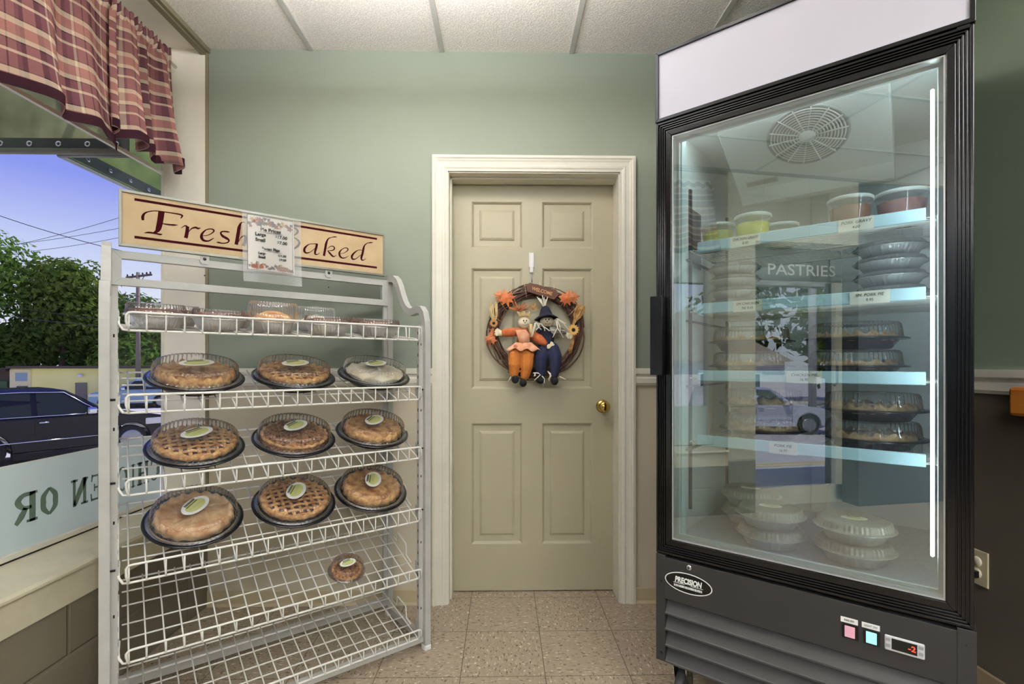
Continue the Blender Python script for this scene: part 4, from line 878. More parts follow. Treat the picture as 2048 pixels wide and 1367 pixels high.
tub('wide clear tub of reddish meat at the right end of the top refrigerator shelf', 0.620, 0.235, 0.062, 0.085, (168, 118, 112), (128, 66, 62))
# foil pies stacked on the second shelf
def fpie(lab, u, v, z, r, grp, hp=.022, lid=.014, seed=0, lidm=None, content='', lb=False): return foil_pie('foil_pan_pie', lab, fw(u, v, z), (0, 0, FA), grp, r, lid, hp, content, lidm, lb, seed)
ordn = ['bottom', 'second', 'third', 'top']
for k in range(4): fpie('small foil-pan pie, %s of the left stack on the second refrigerator shelf' % ordn[k], 0.158, 0.30, 1.303 - 0.001 + k * 0.041, 0.078, 'left stack of small foil pies', .024, .014, 20 + k, M_clearf)
for k in range(4): fpie('foil-pan pie, %s of the right stack on the second refrigerator shelf' % ordn[k], 0.592, 0.30, 1.303 - 0.001 + k * 0.043, 0.085, 'right stack of small foil pies', .026, .014, 30 + k, M_clearf)
def fbox(lab, u, v, z, sd): tray_pie('low', lab, fw(u, v, z), (0, 0, FA), 'boxed pies in the refrigerator', sd)
fbox('boxed pie in a black tray, lower of the left pair, third refrigerator shelf', 0.195, 0.36, 1.0785, 1.3); fbox('boxed pie in a black tray, upper of the left pair, third refrigerator shelf', 0.195, 0.36, 1.1635, 2.3)
fbox('boxed pie in a black tray, lower of the right pair, third refrigerator shelf', 0.500, 0.36, 1.0785, 3.3); fbox('boxed pie in a black tray, upper of the right pair, third refrigerator shelf', 0.500, 0.36, 1.1635, 4.3)
fbox('boxed pie in a black tray, lower of the left pair, fourth refrigerator shelf', 0.235, 0.36, 0.8635, 5.3); fbox('boxed pie in a black tray, upper of the left pair, fourth refrigerator shelf', 0.235, 0.36, 0.9485, 6.3)
fbox('boxed pie in a black tray, lower of the right pair, fourth refrigerator shelf', 0.545, 0.335, 0.8635, 7.3); fbox('boxed pie in a black tray, upper of the right pair, fourth refrigerator shelf', 0.545, 0.335, 0.9485, 8.3)
G5 = 'large foil pies on the refrigerator floor'
M_clearg = glassy('greyish_lid', base=0.10, edge=0.8, rough=0.12, blend=0.35, haze=0.45, hazec=(190, 186, 166))
for (lab, u, v, r_) in (('rear left pile', 0.186, 0.40, .092), ('front left pile', 0.295, 0.19, .092), ('right pile', 0.512, 0.205, .094)):
    for k in range(2): fpie('lidded foil pie on the refrigerator floor, %s of the %s' % (('lower', 'upper')[k], lab), u, v, 0.553 + k * 0.0605, r_, G5, .036, .022, 40 + k + int(u * 90), M_clearg, '', k == 1)

# ================================================================ CURTAINS
def plaid():
    m = bpy.data.materials.new('plaid_cotton'); m.use_nodes = True; t = m.node_tree; t.nodes.clear()
    uv = t.nodes.new('ShaderNodeUVMap'); sx = t.nodes.new('ShaderNodeSeparateXYZ'); t.links.new(uv.outputs[0], sx.inputs[0])
    def band(sock, scale, stops):
        a = t.nodes.new('ShaderNodeMath'); a.operation = 'MULTIPLY'; a.inputs[1].default_value = scale; t.links.new(sock, a.inputs[0])
        f = t.nodes.new('ShaderNodeMath'); f.operation = 'FRACT'; t.links.new(a.outputs[0], f.inputs[0])
        r = t.nodes.new('ShaderNodeValToRGB'); r.color_ramp.interpolation = 'CONSTANT'; t.links.new(f.outputs[0], r.inputs[0])
        r.color_ramp.elements[0].position = 0; r.color_ramp.elements[0].color = lin(stops[0][1]); r.color_ramp.elements[1].position = stops[1][0]; r.color_ramp.elements[1].color = lin(stops[1][1])
        for p, c in stops[2:]: e = r.color_ramp.elements.new(p); e.color = lin(c)
        return r.outputs[0]
    dk, mv, cm, ro, br = (52, 32, 42), (128, 84, 92), (236, 222, 196), (182, 132, 124), (104, 70, 62)
    st_ = [(0, mv), (.20, dk), (.22, cm), (.34, ro), (.56, cm), (.66, dk), (.68, mv), (.86, cm), (.92, mv)]
    v_ = band(sx.outputs['X'], 3.6, [(0, ro), (.20, dk), (.30, mv), (.42, cm), (.47, mv), (.50, ro), (.66, dk), (.69, ro), (.84, mv), (.92, dk)]); h_ = band(sx.outputs['Y'], 6.4, st_)
    mx = t.nodes.new('ShaderNodeMix'); mx.data_type = 'RGBA'; mx.inputs[0].default_value = 0.62; t.links.new(v_, mx.inputs[6]); t.links.new(h_, mx.inputs[7])
    a = t.nodes.new('ShaderNodeBsdfDiffuse'); b = t.nodes.new('ShaderNodeBsdfTranslucent'); ms = t.nodes.new('ShaderNodeMixShader'); ms.inputs[0].default_value = 0.45
    t.links.new(mx.outputs[2], a.inputs[0]); t.links.new(mx.outputs[2], b.inputs[0]); t.links.new(a.outputs[0], ms.inputs[1]); t.links.new(b.outputs[0], ms.inputs[2])
    o = t.nodes.new('ShaderNodeOutputMaterial'); t.links.new(ms.outputs[0], o.inputs[0]); return m
M_plaid = plaid()
def curtain(label, y0, y1, seed, zb0, zb1, xoff=0.0):
    rs_ = random.Random(seed); n = 120; m_ = 26; vs = []; uv = {}; ph = [rs_.random() * 6 for _ in range(5)]
    for j in range(m_ + 1):
        q = j / m_
        for i in range(n + 1):
            s_ = i / n; amp = 0.013 + 0.046 * q
            fold = math.sin(s_ * 24 + ph[0]) * 0.55 + math.sin(s_ * 41 + ph[1] + q) * 0.3 + math.sin(s_ * 11 + ph[2]) * 0.5
            if q < 0.10: fold = math.sin(s_ * 95 + ph[3]) * 0.6
            zt = 2.505 + (0.010 * math.sin(s_ * 75 + ph[4]) if q < 0.08 else 0)
            zb = zb0 + (zb1 - zb0) * s_ + 0.012 * math.sin(s_ * 24 + ph[0] + 1.2)
            y = y0 + (y1 - y0) * s_ + 0.010 * q * math.cos(s_ * 24 + ph[0]) + (0.03 * q * q * (s_ - 0.5) * 2)
            vs.append((-1.485 + xoff + amp * fold * 0.8 + 0.03 * q * q, y, zt + (zb - zt) * q)); uv[j * (n + 1) + i] = (s_ * (y1 - y0) * 2.1, q * 0.56)
    fs = [(j * (n + 1) + i, j * (n + 1) + i + 1, (j + 1) * (n + 1) + i + 1, (j + 1) * (n + 1) + i) for j in range(m_) for i in range(n)]
    mb = MB(); mb.add(vs, fs, 0, True); mb.uv = uv
    o = mb.build('curtain_valance', M_plaid); so = o.modifiers.new('thick', 'SOLIDIFY'); so.thickness = 0.0012
    tag(o, label, 'curtain', 'plaid valances over the shop window')
    k0 = m_ * (n + 1); hv = [vs[k0 + i] for i in range(n + 1)]; mb = MB()
    q_ = [(p[0] + 0.0025, p[1], p[2] + 0.034) for p in hv] + [(p[0] + 0.0035, p[1], p[2] - 0.001) for p in hv]
    mb.add(q_, [(i, i + 1, n + 2 + i, n + 1 + i) for i in range(n)], 0, True)
    mb.build('hem', cloth_translucent('dark_hem_%d' % seed, (62, 38, 46), 0.3), o)
    return o
curtain('plaid valance panel nearest the back wall, over the end of the shop window', 1.90, 2.235, 1, 1.99, 1.965, 0.012)
curtain('wide plaid valance panel overlapping the one by the wall, cut by the picture edge', 1.02, 1.95, 2, 1.93, 1.955)
curtain('plaid valance panel over the part of the shop window beside the viewpoint', 0.16, 1.06, 3, 1.97, 1.97, 0.01)
mb = MB(); mb.tube([(-1.49, 0.14, 2.47), (-1.49, 2.30, 2.47)], 0.008, 10); tag(mb.build('curtain_rod', M_trim), 'thin white curtain rod threaded through the plaid valances', 'curtain rod')

# ================================================================ AWNING
M_awn = cloth_translucent('mottled_awning_canvas', (196, 200, 172), 0.75, c2=(150, 154, 130), vscale=4.5)
M_awn2 = cloth_translucent('green_awning_canvas', (168, 190, 100), 0.8, c2=(130, 152, 84), vscale=7)
M_awf = mat('awning_tube', (150, 152, 146), 0.4, 0.4)
M_hem = mat('dark_canvas_hem', (58, 70, 64), 0.7)
aw = thing('awning', 'large mottled green canvas awning with grommets outside the shop window', 'awning', (XG - 0.03, 2.17, 2.02))
mb = MB(); Lx, Hx, Ly = 1.45, 0.72, 4.8
mb.prism([(0, 0), (-Lx, 0), (0, Hx)], -0.003, 0.0, 'y'); mb.build('end_panel', M_awn, aw)
mb = MB(); mb.add([(0, -Ly, Hx), (0, 0, Hx), (-Lx, 0, 0), (-Lx, -Ly, 0)], [(0, 1, 2, 3)]); mb.add([(-Lx, -Ly, 0), (-Lx, 0, 0), (-Lx, 0, -0.0), (-Lx, -Ly, -0.0)], []); mb.build('canvas', M_awn, aw)
mb = MB(); mb.tube([(0, -0.02, 0), (-Lx, -0.02, 0), (-Lx, -Ly, 0)], 0.014); mb.tube([(0, -0.02, Hx), (-Lx, -0.02, 0)], 0.014); mb.tube([(-Lx, 0, 0), (-Lx, -Ly, 0)], 0.014); mb.build('tube_frame', M_awf, aw)
mb = MB(); mb.box(-Lx, 0, -0.006, -0.0035, 0.012, 0.062); hm = mb.build('hem', M_hem, aw)
for k in range(11):
    mb = MB(); mb.lathe([(0.006, 0), (0.008, 0.003), (0.012, 0.003), (0.013, 0)], 16); mb.build('grommet', M_chrome, hm, loc=(-0.05 - 0.122 * k, -0.0062, 0.038), rot=(R(90), 0, 0))
aw2 = thing('awning', 'narrower green canvas awning with grommets beyond the large mottled one', 'awning', (XG - 0.03, 2.19, 2.02))
mb = MB(); Lx, Hx, Ly = 0.315, 0.75, 3.2
mb.add([(0, 0, Hx), (0, Ly, Hx), (-Lx, Ly, 0), (-Lx, 0, 0)], [(0, 1, 2, 3)]); mb.build('canvas', M_awn2, aw2)
mb = MB(); mb.tube([(0, 0.0, 0.0), (-Lx, 0.0, 0), (-Lx, Ly, 0)], 0.010); mb.build('tube_frame', M_awf, aw2)
mb = MB(); mb.add([(-Lx + 0.012, 0, 0.010), (-Lx + 0.012, Ly, 0.010), (-Lx + 0.030, Ly, 0.055), (-Lx + 0.030, 0, 0.055)], [(0, 1, 2, 3)]); hm = mb.build('hem', M_hem, aw2)
for k in range(10):
    mb = MB(); mb.lathe([(0.006, 0), (0.008, 0.003), (0.011, 0.003), (0.012, 0)], 16); mb.build('grommet', M_chrome, hm, loc=(-Lx + 0.024, 0.12 + 0.13 * k, 0.032), rot=(0, R(70), 0))

# ================================================================ WREATH AND DOLLS ON THE DOOR
WX, WZ, WY = 0.158, 1.280, DY - 0.002       # wreath centre on the door face
def w3(px, py, d=0.03): return ((px - 1072) / 413.0, -d, (662 - py) / 413.0)     # sketch units to metres round the wreath centre
hk = thing('wreath_hanger', 'small white hook stuck on the door above the wreath', 'hook', (WX - 0.019, WY, WZ))
mb = MB(); mb.box(-0.0125, 0.0125, -0.006, 0.0, 0.318, 0.388); mb.box(-0.0085, 0.0085, -0.009, -0.001, 0.290, 0.318); mb.box(-0.009, -0.004, -0.008, -0.006, 0.325, 0.38); mb.box(0.004, 0.009, -0.008, -0.006, 0.325, 0.38)
mb.build('hook_body', M_white, hk, bevel=0.003)
mb = MB(); mb.tube([(0, -0.009, 0.292), (0, -0.018, 0.284), (0.0, -0.02, 0.262), (0.002, -0.02, 0.240)], 0.0018); mb.build('wire_loop', M_steel, hk)
wr_ = thing('wreath', 'round vine wreath with leaves, straw bundles and a welcome plaque on the olive door', 'wreath', (WX, WY, WZ))
rr = random.Random(11); mb = MB()
for k in range(30):
    R0 = rr.uniform(0.178, 0.222); d0 = rr.uniform(0.008, 0.036); a0 = rr.random() * 6.28; ln = rr.uniform(2.2, 5.2); f1, f2 = rr.uniform(2, 5), rr.uniform(2, 5); p1 = rr.random() * 6
    n = 40; pts = []
    for i in range(n + 1):
        a = a0 + ln * i / n; r_ = R0 + 0.012 * math.sin(a * f1 + p1); pts.append((r_ * math.cos(a) * 1.04, -(d0 + 0.008 * math.sin(a * f2)), r_ * math.sin(a) - 0.004 * (1 - math.sin(a))))
    mb.tube(pts, rr.uniform(0.0022, 0.0048), 6)
mb.build('vine_ring', mat('dark_vine', (66, 42, 34), 0.7, c2=(96, 64, 48), vscale=40), wr_)
mb = MB()
for k in range(9):
    a = 0.5 + k * 0.33; c_ = (0.206 * math.cos(a), 0.206 * math.sin(a)); pts = [(c_[0] + 0.034 * math.cos(t) * math.cos(a), -0.022 - 0.024 * math.sin(t), c_[1] + 0.034 * math.cos(t) * math.sin(a) + 0.01 * math.sin(t * 2)) for t in [2 * PI * i / 14 for i in range(15)]]
    mb.tube(pts, 0.0011, 5)
mb.build('twine', M_straw, wr_)
mb = MB(); mb.prism([w3(1052, 570)[::2], w3(1060, 566)[::2], w3(1112, 580)[::2], w3(1118, 590)[::2], w3(1108, 600)[::2], w3(1054, 584)[::2]], -0.058, -0.047, 'y')
pq = mb.build('welcome_plaque', mat('brown_plaque', (84, 48, 28), 0.6), wr_, bevel=0.002)
t_ = text('plaque_lettering', 'WELCOME', 0.0235, mat('gold_letters', (206, 156, 96), 0.5), pq, (w3(1084, 583)[0], -0.0586, w3(1084, 583)[2]), rot=(R(90), R(16), 0), xs=0.90, bold=0.0003)
def mleaf(px, py, s, a, m, d=0.055):
    P = []; shp = [(0, -1), (.18, -.45), (.62, -.62), (.52, -.25), (1.0, -.05), (.6, .18), (.68, .55), (.3, .42), (0, 1.05), (-.3, .42), (-.68, .55), (-.6, .18), (-1.0, -.05), (-.52, -.25), (-.62, -.62), (-.18, -.45)]
    c_ = w3(px, py, d); v = [(c_[0], c_[1] - 0.006, c_[2])]
    for x, z in shp: v.append((c_[0] + s * (x * math.cos(a) - z * math.sin(a)), c_[1] + 0.006 * (x * x + z * z), c_[2] + s * (x * math.sin(a) + z * math.cos(a))))
    n = len(shp); v2 = [(p[0], p[1] + 0.0012, p[2]) for p in v]
    mb = MB(); mb.add(v + v2, [(0, 1 + k, 1 + (k + 1) % n) for k in range(n)] + [(n + 1, n + 2 + (k + 1) % n, n + 2 + k) for k in range(n)] + [(1 + k, 1 + (k + 1) % n, n + 2 + (k + 1) % n, n + 2 + k) for k in range(n)])
    mb.build('maple_leaf', m, wr_)
M_lf = mat('orange_leaf', (206, 122, 60), 0.6, c2=(176, 84, 44), vscale=25); M_lf2 = mat('rust_leaf', (170, 96, 60), 0.6, c2=(206, 132, 84), vscale=25)
mleaf(1013, 597, 0.046, 0.25, M_lf); mleaf(999, 591, 0.03, 1.3, M_lf2); mleaf(1133, 597, 0.044, -0.3, M_lf); mleaf(1146, 594, 0.036, -1.4, M_lf2); mleaf(982, 678, 0.034, 2.8, M_lf2)
def bundle(px0, py0, px1, py1, spread, n, seed, m):
    rs_ = random.Random(seed); a = Vector(w3(px0, py0, 0.05)); b = Vector(w3(px1, py1, 0.055)); d = (b - a); side = Vector((-d.z, 0, d.x)).normalized(); mb = MB()
    for k in range(n):
        q = rs_.uniform(-1, 1); e = b + side * q * spread + Vector((0, rs_.uniform(-0.008, 0.008), 0)) + d * rs_.uniform(-.12, .1)
        mb.tube([tuple(a + side * q * 0.004), tuple(a + d * 0.3 + side * q * spread * 0.35), tuple((a + e) / 2 + side * q * spread * 0.35), tuple(e)], 0.0022, 5)
    mb.build('straw_bundle', m, wr_)
M_wheat = mat('wheat_straw', (206, 168, 106), 0.7, c2=(164, 112, 62), vscale=50)
bundle(990, 655, 986, 607, 0.022, 16, 1, M_straw); bundle(988, 650, 979, 690, 0.016, 12, 2, M_lf2); bundle(1146, 650, 1162, 612, 0.024, 18, 3, M_wheat); bundle(1150, 664, 1139, 704, 0.010, 12, 4, M_wheat)
def flower(px, py, s, m, mc, name='sunflower'):
    c_ = w3(px, py, 0.066); mb = MB()
    for k in range(13):
        a = 2 * PI * k / 13; M = Matrix.Rotation(-a, 3, 'Y'); P = [(s * .3, 0, -.10 * s), (s * .7, -0.002, -.2 * s), (s, 0.001, 0), (s * .7, -0.002, .2 * s), (s * .3, 0, .10 * s)]
        v = [tuple(M @ Vector(p) + Vector(c_)) for p in P]; v += [(p[0], p[1] + 0.001, p[2]) for p in v]; mb.add(v, [(0, 1, 2, 3, 4), (9, 8, 7, 6, 5), (0, 5, 6, 1), (1, 6, 7, 2), (2, 7, 8, 3), (3, 8, 9, 4)])
    fl = mb.build(name, m, wr_); mb = MB(); mb.ell((c_[0], c_[1] - 0.002, c_[2]), (s * .32, 0.006, s * .32), 14); mb.build('flower_centre', mc, fl)
M_petal = mat('yellow_petal', (226, 178, 96), 0.6); M_fc = mat('dark_flower_centre', (40, 26, 20), 0.8)
flower(1146, 660, 0.029, M_petal, M_fc); flower(988, 647, 0.022, mat('tan_petal', (168, 122, 68), 0.6), M_fc)
def twist(px, py, s, m, seed):      # raffia puff
    rs_ = random.Random(seed); mb = MB(); c_ = Vector(w3(px, py, 0.05))
    for k in range(26):
        a = rs_.uniform(0.2, 2.9); L = s * rs_.uniform(.6, 1.1); e = c_ + Vector((L * math.cos(a), rs_.uniform(-.01, .004), L * math.sin(a) * .9)); mb.tube([tuple(c_), tuple((c_ + e) / 2 + Vector((0, -0.004, 0))), tuple(e)], 0.0014, 4)
    mb.build('raffia_puff', m, wr_)
twist(1038, 622, 0.050, M_lf, 5); twist(1066, 620, 0.040, M_wheat, 6)
# dolls -------------------------------------------------
def m7(X, Y, d): return w3(1000 + X / 8.543, 620 + Y / 8.543, d)
M_dollskin = mat('cream_muslin', (226, 214, 184), 0.8); M_ocord = mat('orange_corduroy', (204, 130, 54), 0.85, c2=(176, 98, 36), vscale=160, stretch=(6, 1, 0.4)); M_oplaid = mat('rust_sleeve_cloth', (190, 104, 52), 0.85, c2=(160, 78, 40), vscale=60)
M_pinkcloth = mat('peach_print_cloth', (222, 172, 142), 0.85, c2=(206, 142, 104), vscale=40); M_navy = mat('navy_felt', (22, 24, 44), 0.9, var=0.15, vscale=30); M_navy2 = mat('navy_denim', (30, 34, 64), 0.9, var=0.12, vscale=60); M_blackf = mat('black_felt', (16, 16, 18), 0.85)
def limb(mb, pts, rad, n=12): 
    P = [Vector(p) for p in pts]; mb.tube([tuple(p) for p in P], 0, n, radii=rad); mb.ell(tuple(P[0]), (rad[0],) * 3, 10); mb.ell(tuple(P[-1]), (rad[-1],) * 3, 10)
def remesh(o, v=0.0032):
    r_ = o.modifiers.new('remesh', 'REMESH'); r_.mode = 'VOXEL'; r_.voxel_size = v; r_.use_smooth_shade = True
def hand(mb, c, d, s=0.012):
    c = Vector(c); d = Vector(d).normalized(); side = Vector((-d.z, 0, d.x)); mb.ell(tuple(c), (s, s * .7, s), 10)
    for k, L in enumerate((.95, 1.15, 1.2, 1.05, .8)):
        q = (k - 2) * .42; e = c + (d * math.cos(q * .7) + side * math.sin(q * .9)) * s * (0.9 + L); mb.tube([tuple(c + side * q * s * .8), tuple(e)], s * .26, 8); mb.ell(tuple(e), (s * .26,) * 3, 8)
def face(parent, X, Y, rX, d, smile=1):
    mb = MB()
    for dx in (-.24, .20): e = m7(X + dx * rX, Y - .20 * rX, d); mb.ell(e, (0.0030, 0.002, 0.0042), 8)
    e = m7(X - .02 * rX, Y + .08 * rX, d - 0.0006); mb.prism([(e[0] - .003, e[2] - .003), (e[0] + .003, e[2] - .003), (e[0], e[2] + .004)], e[1] - .002, e[1] + .002, 'y')
    mb.tube([m7(X + (-.42 + .84 * t / 8) * rX, Y + (.30 + .16 * math.sin(PI * t / 8)) * rX, d - 0.003) for t in range(9)], 0.0007, 4); mb.build('face_features', M_fc, parent)
# doll in orange
da = thing('scarecrow_doll', 'cloth scarecrow doll in orange corduroy and peach apron seated in the wreath', 'doll', (WX, WY, WZ))
mb = MB()
mb.ell(m7(415, 215, .062), (.031, .026, .030), 20); limb(mb, [m7(420, 310, .056), m7(410, 420, .055), m7(395, 600, .052)], [.014, .026, .032])
limb(mb, [m7(320, 370, .056), m7(170, 385, .06), m7(60, 395, .062)], [.016, .015, .010]); hand(mb, m7(15, 400, .064), (-1, 0, 0.25), .014)
limb(mb, [m7(540, 430, .058), m7(660, 500, .074), m7(770, 580, .08)], [.017, .018, .010]); hand(mb, m7(815, 625, .083), (1, 0, .35), .014)
limb(mb, [m7(300, 660, .052), m7(245, 760, .075), m7(240, 930, .078), m7(235, 1110, .068)], [.028, .026, .022, .014]); limb(mb, [m7(430, 660, .052), m7(465, 780, .08), m7(455, 950, .08), m7(420, 1150, .068)], [.028, .026, .022, .014])
bo = mb.build('body', M_dollskin, da); remesh(bo)
mb = MB(); limb(mb, [m7(310, 370, .057), m7(190, 382, .06), m7(80, 392, .062)], [.020, .0215, .019]); limb(mb, [m7(560, 430, .060), m7(660, 500, .074), m7(750, 565, .08)], [.021, .0245, .017]); limb(mb, [m7(420, 350, .056), m7(405, 470, .056), m7(395, 600, .053)], [.020, .031, .035]); o = mb.build('jacket', M_oplaid, da); remesh(o)
mb = MB(); limb(mb, [m7(330, 650, .054), m7(248, 770, .076), m7(245, 930, .079), m7(242, 1080, .069)], [.034, .033, .029, .023]); limb(mb, [m7(430, 660, .054), m7(468, 790, .081), m7(458, 950, .081), m7(425, 1110, .07)], [.034, .033, .029, .023]); o = mb.build('trousers', M_ocord, da); remesh(o)
mb = MB(); n = 26; ra = []
for j in range(5):
    q = j / 4; ring = []
    for k in range(n + 1): t = k / n; X = 110 + 590 * t if j > 1 else 200 + 380 * t; X = (1 - q) * (270 + 260 * t) + q * (105 + 590 * t); ring.append(m7(X, 560 + 120 * q + 22 * q * math.sin(t * 19) + 20 * t * q, .092 + .030 * math.sin(PI * t) * q + 0.004 * math.sin(t * 25) * q))
    ra.append(ring)
mb.loft(ra, closed=False, caps=False); o = mb.build('apron', M_pinkcloth, da); so = o.modifiers.new('t', 'SOLIDIFY'); so.thickness = 0.002
mb = MB(); mb.loft([[m7(X, Y, .094 + 0.02 * math.sin(PI * k / 2)) for k, (X, Y) in enumerate(((265, 350), (300, 480), (330, 560)))], [m7(X, Y, .096) for X, Y in ((430, 345), (400, 480), (400, 590))], [m7(X, Y, .090) for X, Y in ((500, 420), (500, 520), (500, 590))]], closed=False, caps=False); o = mb.build('shirt_front', M_pinkcloth, da); so = o.modifiers.new('t', 'SOLIDIFY'); so.thickness = 0.002
mleaf_c = m7(260, 625, .126); mb = MB(); mb.add([(mleaf_c[0] + .013 * r_ * math.cos(PI * k / 5), mleaf_c[1], mleaf_c[2] + .011 * r_ * math.sin(PI * k / 5)) for k, r_ in enumerate((1, .5) * 5)], [tuple(range(10))]); mb.build('leaf_patch', M_lf2, da)
for X, Y in ((258, 1180), (392, 1238)):
    mb = MB(); mb.ell(m7(X, Y, .078), (.0175, .024, .0195), 16); mb.build('shoe', M_blackf, da)
face(da, 425, 215, 115, .0885)
mb = MB(); rs_ = random.Random(8)
for k in range(40): X = rs_.uniform(320, 500); a = m7(X, 110 + abs(X - 410) * .25, .082); b = m7(X + rs_.uniform(-40, 40), 30 + rs_.uniform(0, 60), .075); mb.tube([a, tuple((Vector(a) + Vector(b)) / 2 + Vector((0, -.006, 0))), b], 0.0020, 4)
for k in range(6): mb.tube([m7(500 + k * 8, 250, .085), m7(510 + k * 7, 350, .09), m7(510 + k * 8, 470, .095)], 0.0016, 4)
mb.build('straw_hair', M_straw, da)
mb = MB()
for k in range(4): mb.tube([m7(200, 1110, .075), m7(165, 1160 + 8 * k, .078), m7(150 - 8 * k, 1200 + 6 * k, .08)], 0.0014, 4)
mb.build('ankle_straw', M_whitestraw, da)
# doll in navy
db = thing('scarecrow_doll', 'cloth scarecrow doll in navy felt with a pointed black hat seated in the wreath', 'doll', (WX, WY, WZ))
mb = MB(); mb.ell(m7(795, 195, .062), (.034, .027, .027), 20); limb(mb, [m7(800, 290, .056), m7(810, 400, .054), m7(790, 640, .052)], [.014, .026, .034])
limb(mb, [m7(880, 340, .056), m7(1000, 350, .06), m7(1110, 400, .062)], [.018, .016, .010]); hand(mb, m7(1150, 425, .064), (1, 0, -.3), .012)
limb(mb, [m7(720, 340, .05), m7(640, 420, .045)], [.016, .012])
limb(mb, [m7(740, 690, .052), m7(690, 820, .066), m7(690, 950, .068), m7(690, 1100, .062)], [.030, .027, .022, .016]); limb(mb, [m7(880, 680, .052), m7(935, 800, .068), m7(935, 950, .07), m7(920, 1130, .064)], [.030, .027, .022, .016])
bo = mb.build('body', M_dollskin, db); remesh(bo)
mb = MB(); limb(mb, [m7(800, 330, .057), m7(810, 450, .056), m7(790, 640, .054)], [.022, .032, .037]); limb(mb, [m7(720, 350, .052), m7(640, 430, .046)], [.021, .018]); o = mb.build('jacket', M_navy, db); remesh(o)
mb = MB(); limb(mb, [m7(880, 345, .058), m7(990, 350, .061), m7(1080, 385, .063)], [.022, .022, .017]); o = mb.build('plaid_sleeve', mat('black_white_check', (40, 42, 40), 0.9, c2=(196, 194, 184), vscale=70, stretch=(.4, 1, 1.6)), db); remesh(o)
mb = MB(); limb(mb, [m7(750, 680, .054), m7(690, 820, .068), m7(690, 950, .069), m7(690, 1080, .062)], [.036, .033, .028, .024]); limb(mb, [m7(880, 670, .054), m7(937, 800, .070), m7(935, 950, .071), m7(920, 1100, .064)], [.037, .033, .028, .022]); o = mb.build('trousers', M_navy2, db); remesh(o)
hc = m7(780, 112, .066); mb = MB(); mb.T = Matrix.Translation(hc) @ Matrix.Rotation(R(-6), 4, 'Y') @ Matrix.Rotation(R(-8), 4, 'X')
mb.lathe([(.026, -.004), (.046, -.007), (.058, -.014), (.0585, -.0125), (.047, -.003), (.033, .005), (.029, .016), (.023, .034), (.014, .048), (.0005, .054)], 36, rmod=lambda i, th, r_, z: (r_, z + (.004 * math.sin(th * 3) if r_ > .04 else 0)))
mb.build('pointed_hat', M_navy, db)
for X, Y, r_ in ((690, 1180, .024), (925, 1205, .019), (770, 1215, .017)):
    if X == 770: continue
    mb = MB(); mb.ell(m7(X, Y, .070), (r_, .024, .021), 16); mb.build('shoe', M_blackf, db)
face(db, 800, 195, 115, .0890)
mb = MB()
for P in (((620, 230), (640, 290), (690, 350)), ((640, 240), (700, 260), (740, 330)), ((700, 280), (740, 310), (750, 370)), ((720, 290), (780, 330), (830, 370)), ((940, 190), (960, 320), (880, 480)), ((950, 200), (970, 330), (1060, 480)), ((960, 170), (1060, 240), (1170, 380)), ((945, 160), (1030, 200), (1100, 250)), ((590, 230), (560, 330), (530, 460)), ((610, 220), (580, 330), (545, 450)), ((960, 180), (1000, 300), (1010, 380)), ((1110, 440), (1130, 470), (1145, 500)), ((660, 250), (640, 320), (600, 350))):
    mb.tube([m7(x, y, .100 + .004 * k) for k, (x, y) in enumerate(P)], 0.0024, 5)
mb.build('raffia_hair', M_whitestraw, db)
mb = MB()
for P in (((560, 1070), (640, 1070), (680, 1100), (580, 1190)), ((705, 1120), (750, 1170), (740, 1240)), ((800, 1040), (850, 1080), (820, 1200)), ((815, 1060), (860, 1120), (815, 1170)), ((1000, 1130), (1060, 1160), (1105, 1180)), ((590, 1080), (575, 1130), (600, 1100))):
    mb.tube([m7(x, y, .094) for (x, y) in P], 0.0026, 5)
mb.build('ankle_raffia', M_whitestraw, db)
mb = MB()
for k in range(7): a = m7(755, -20, .07); b_ = w3(1084 + (k - 3) * 3.5, 592 + (k % 3) * 3 + abs(k - 3), .075); mb.tube([a, b_], 0.0022, 5)
mb.build('hat_straw', M_whitestraw, db)

# ================================================================ OUTSIDE
GZ = -1.68
mb = MB(); mb.box(-120, XG - 0.2, -90, 120, GZ - 0.2, GZ); gnd = struct(mb.build('ground', mat('pale_asphalt', (186, 184, 180), 0.9, var=0.08, vscale=1.2)))
mb = MB()
for x in (-10.6, -10.3): mb.box(x - 0.06, x + 0.06, -80, 90, GZ + 0.001, GZ + 0.006)
mb.build('yellow_line', mat('yellow_road_paint', (214, 186, 84), 0.7), gnd)
mb = MB()
for x in (-5.2, -16.5): mb.box(x - 0.05, x + 0.05, -80, 90, GZ + 0.001, GZ + 0.006)
mb.build('white_line', M_oval, gnd)
mb = MB(); mb.box(-3.0, XG - 0.131, -6, 8, GZ, -0.05); struct(mb.build('sidewalk', mat('pale_concrete', (196, 192, 184), 0.85, var=0.05, vscale=3)))
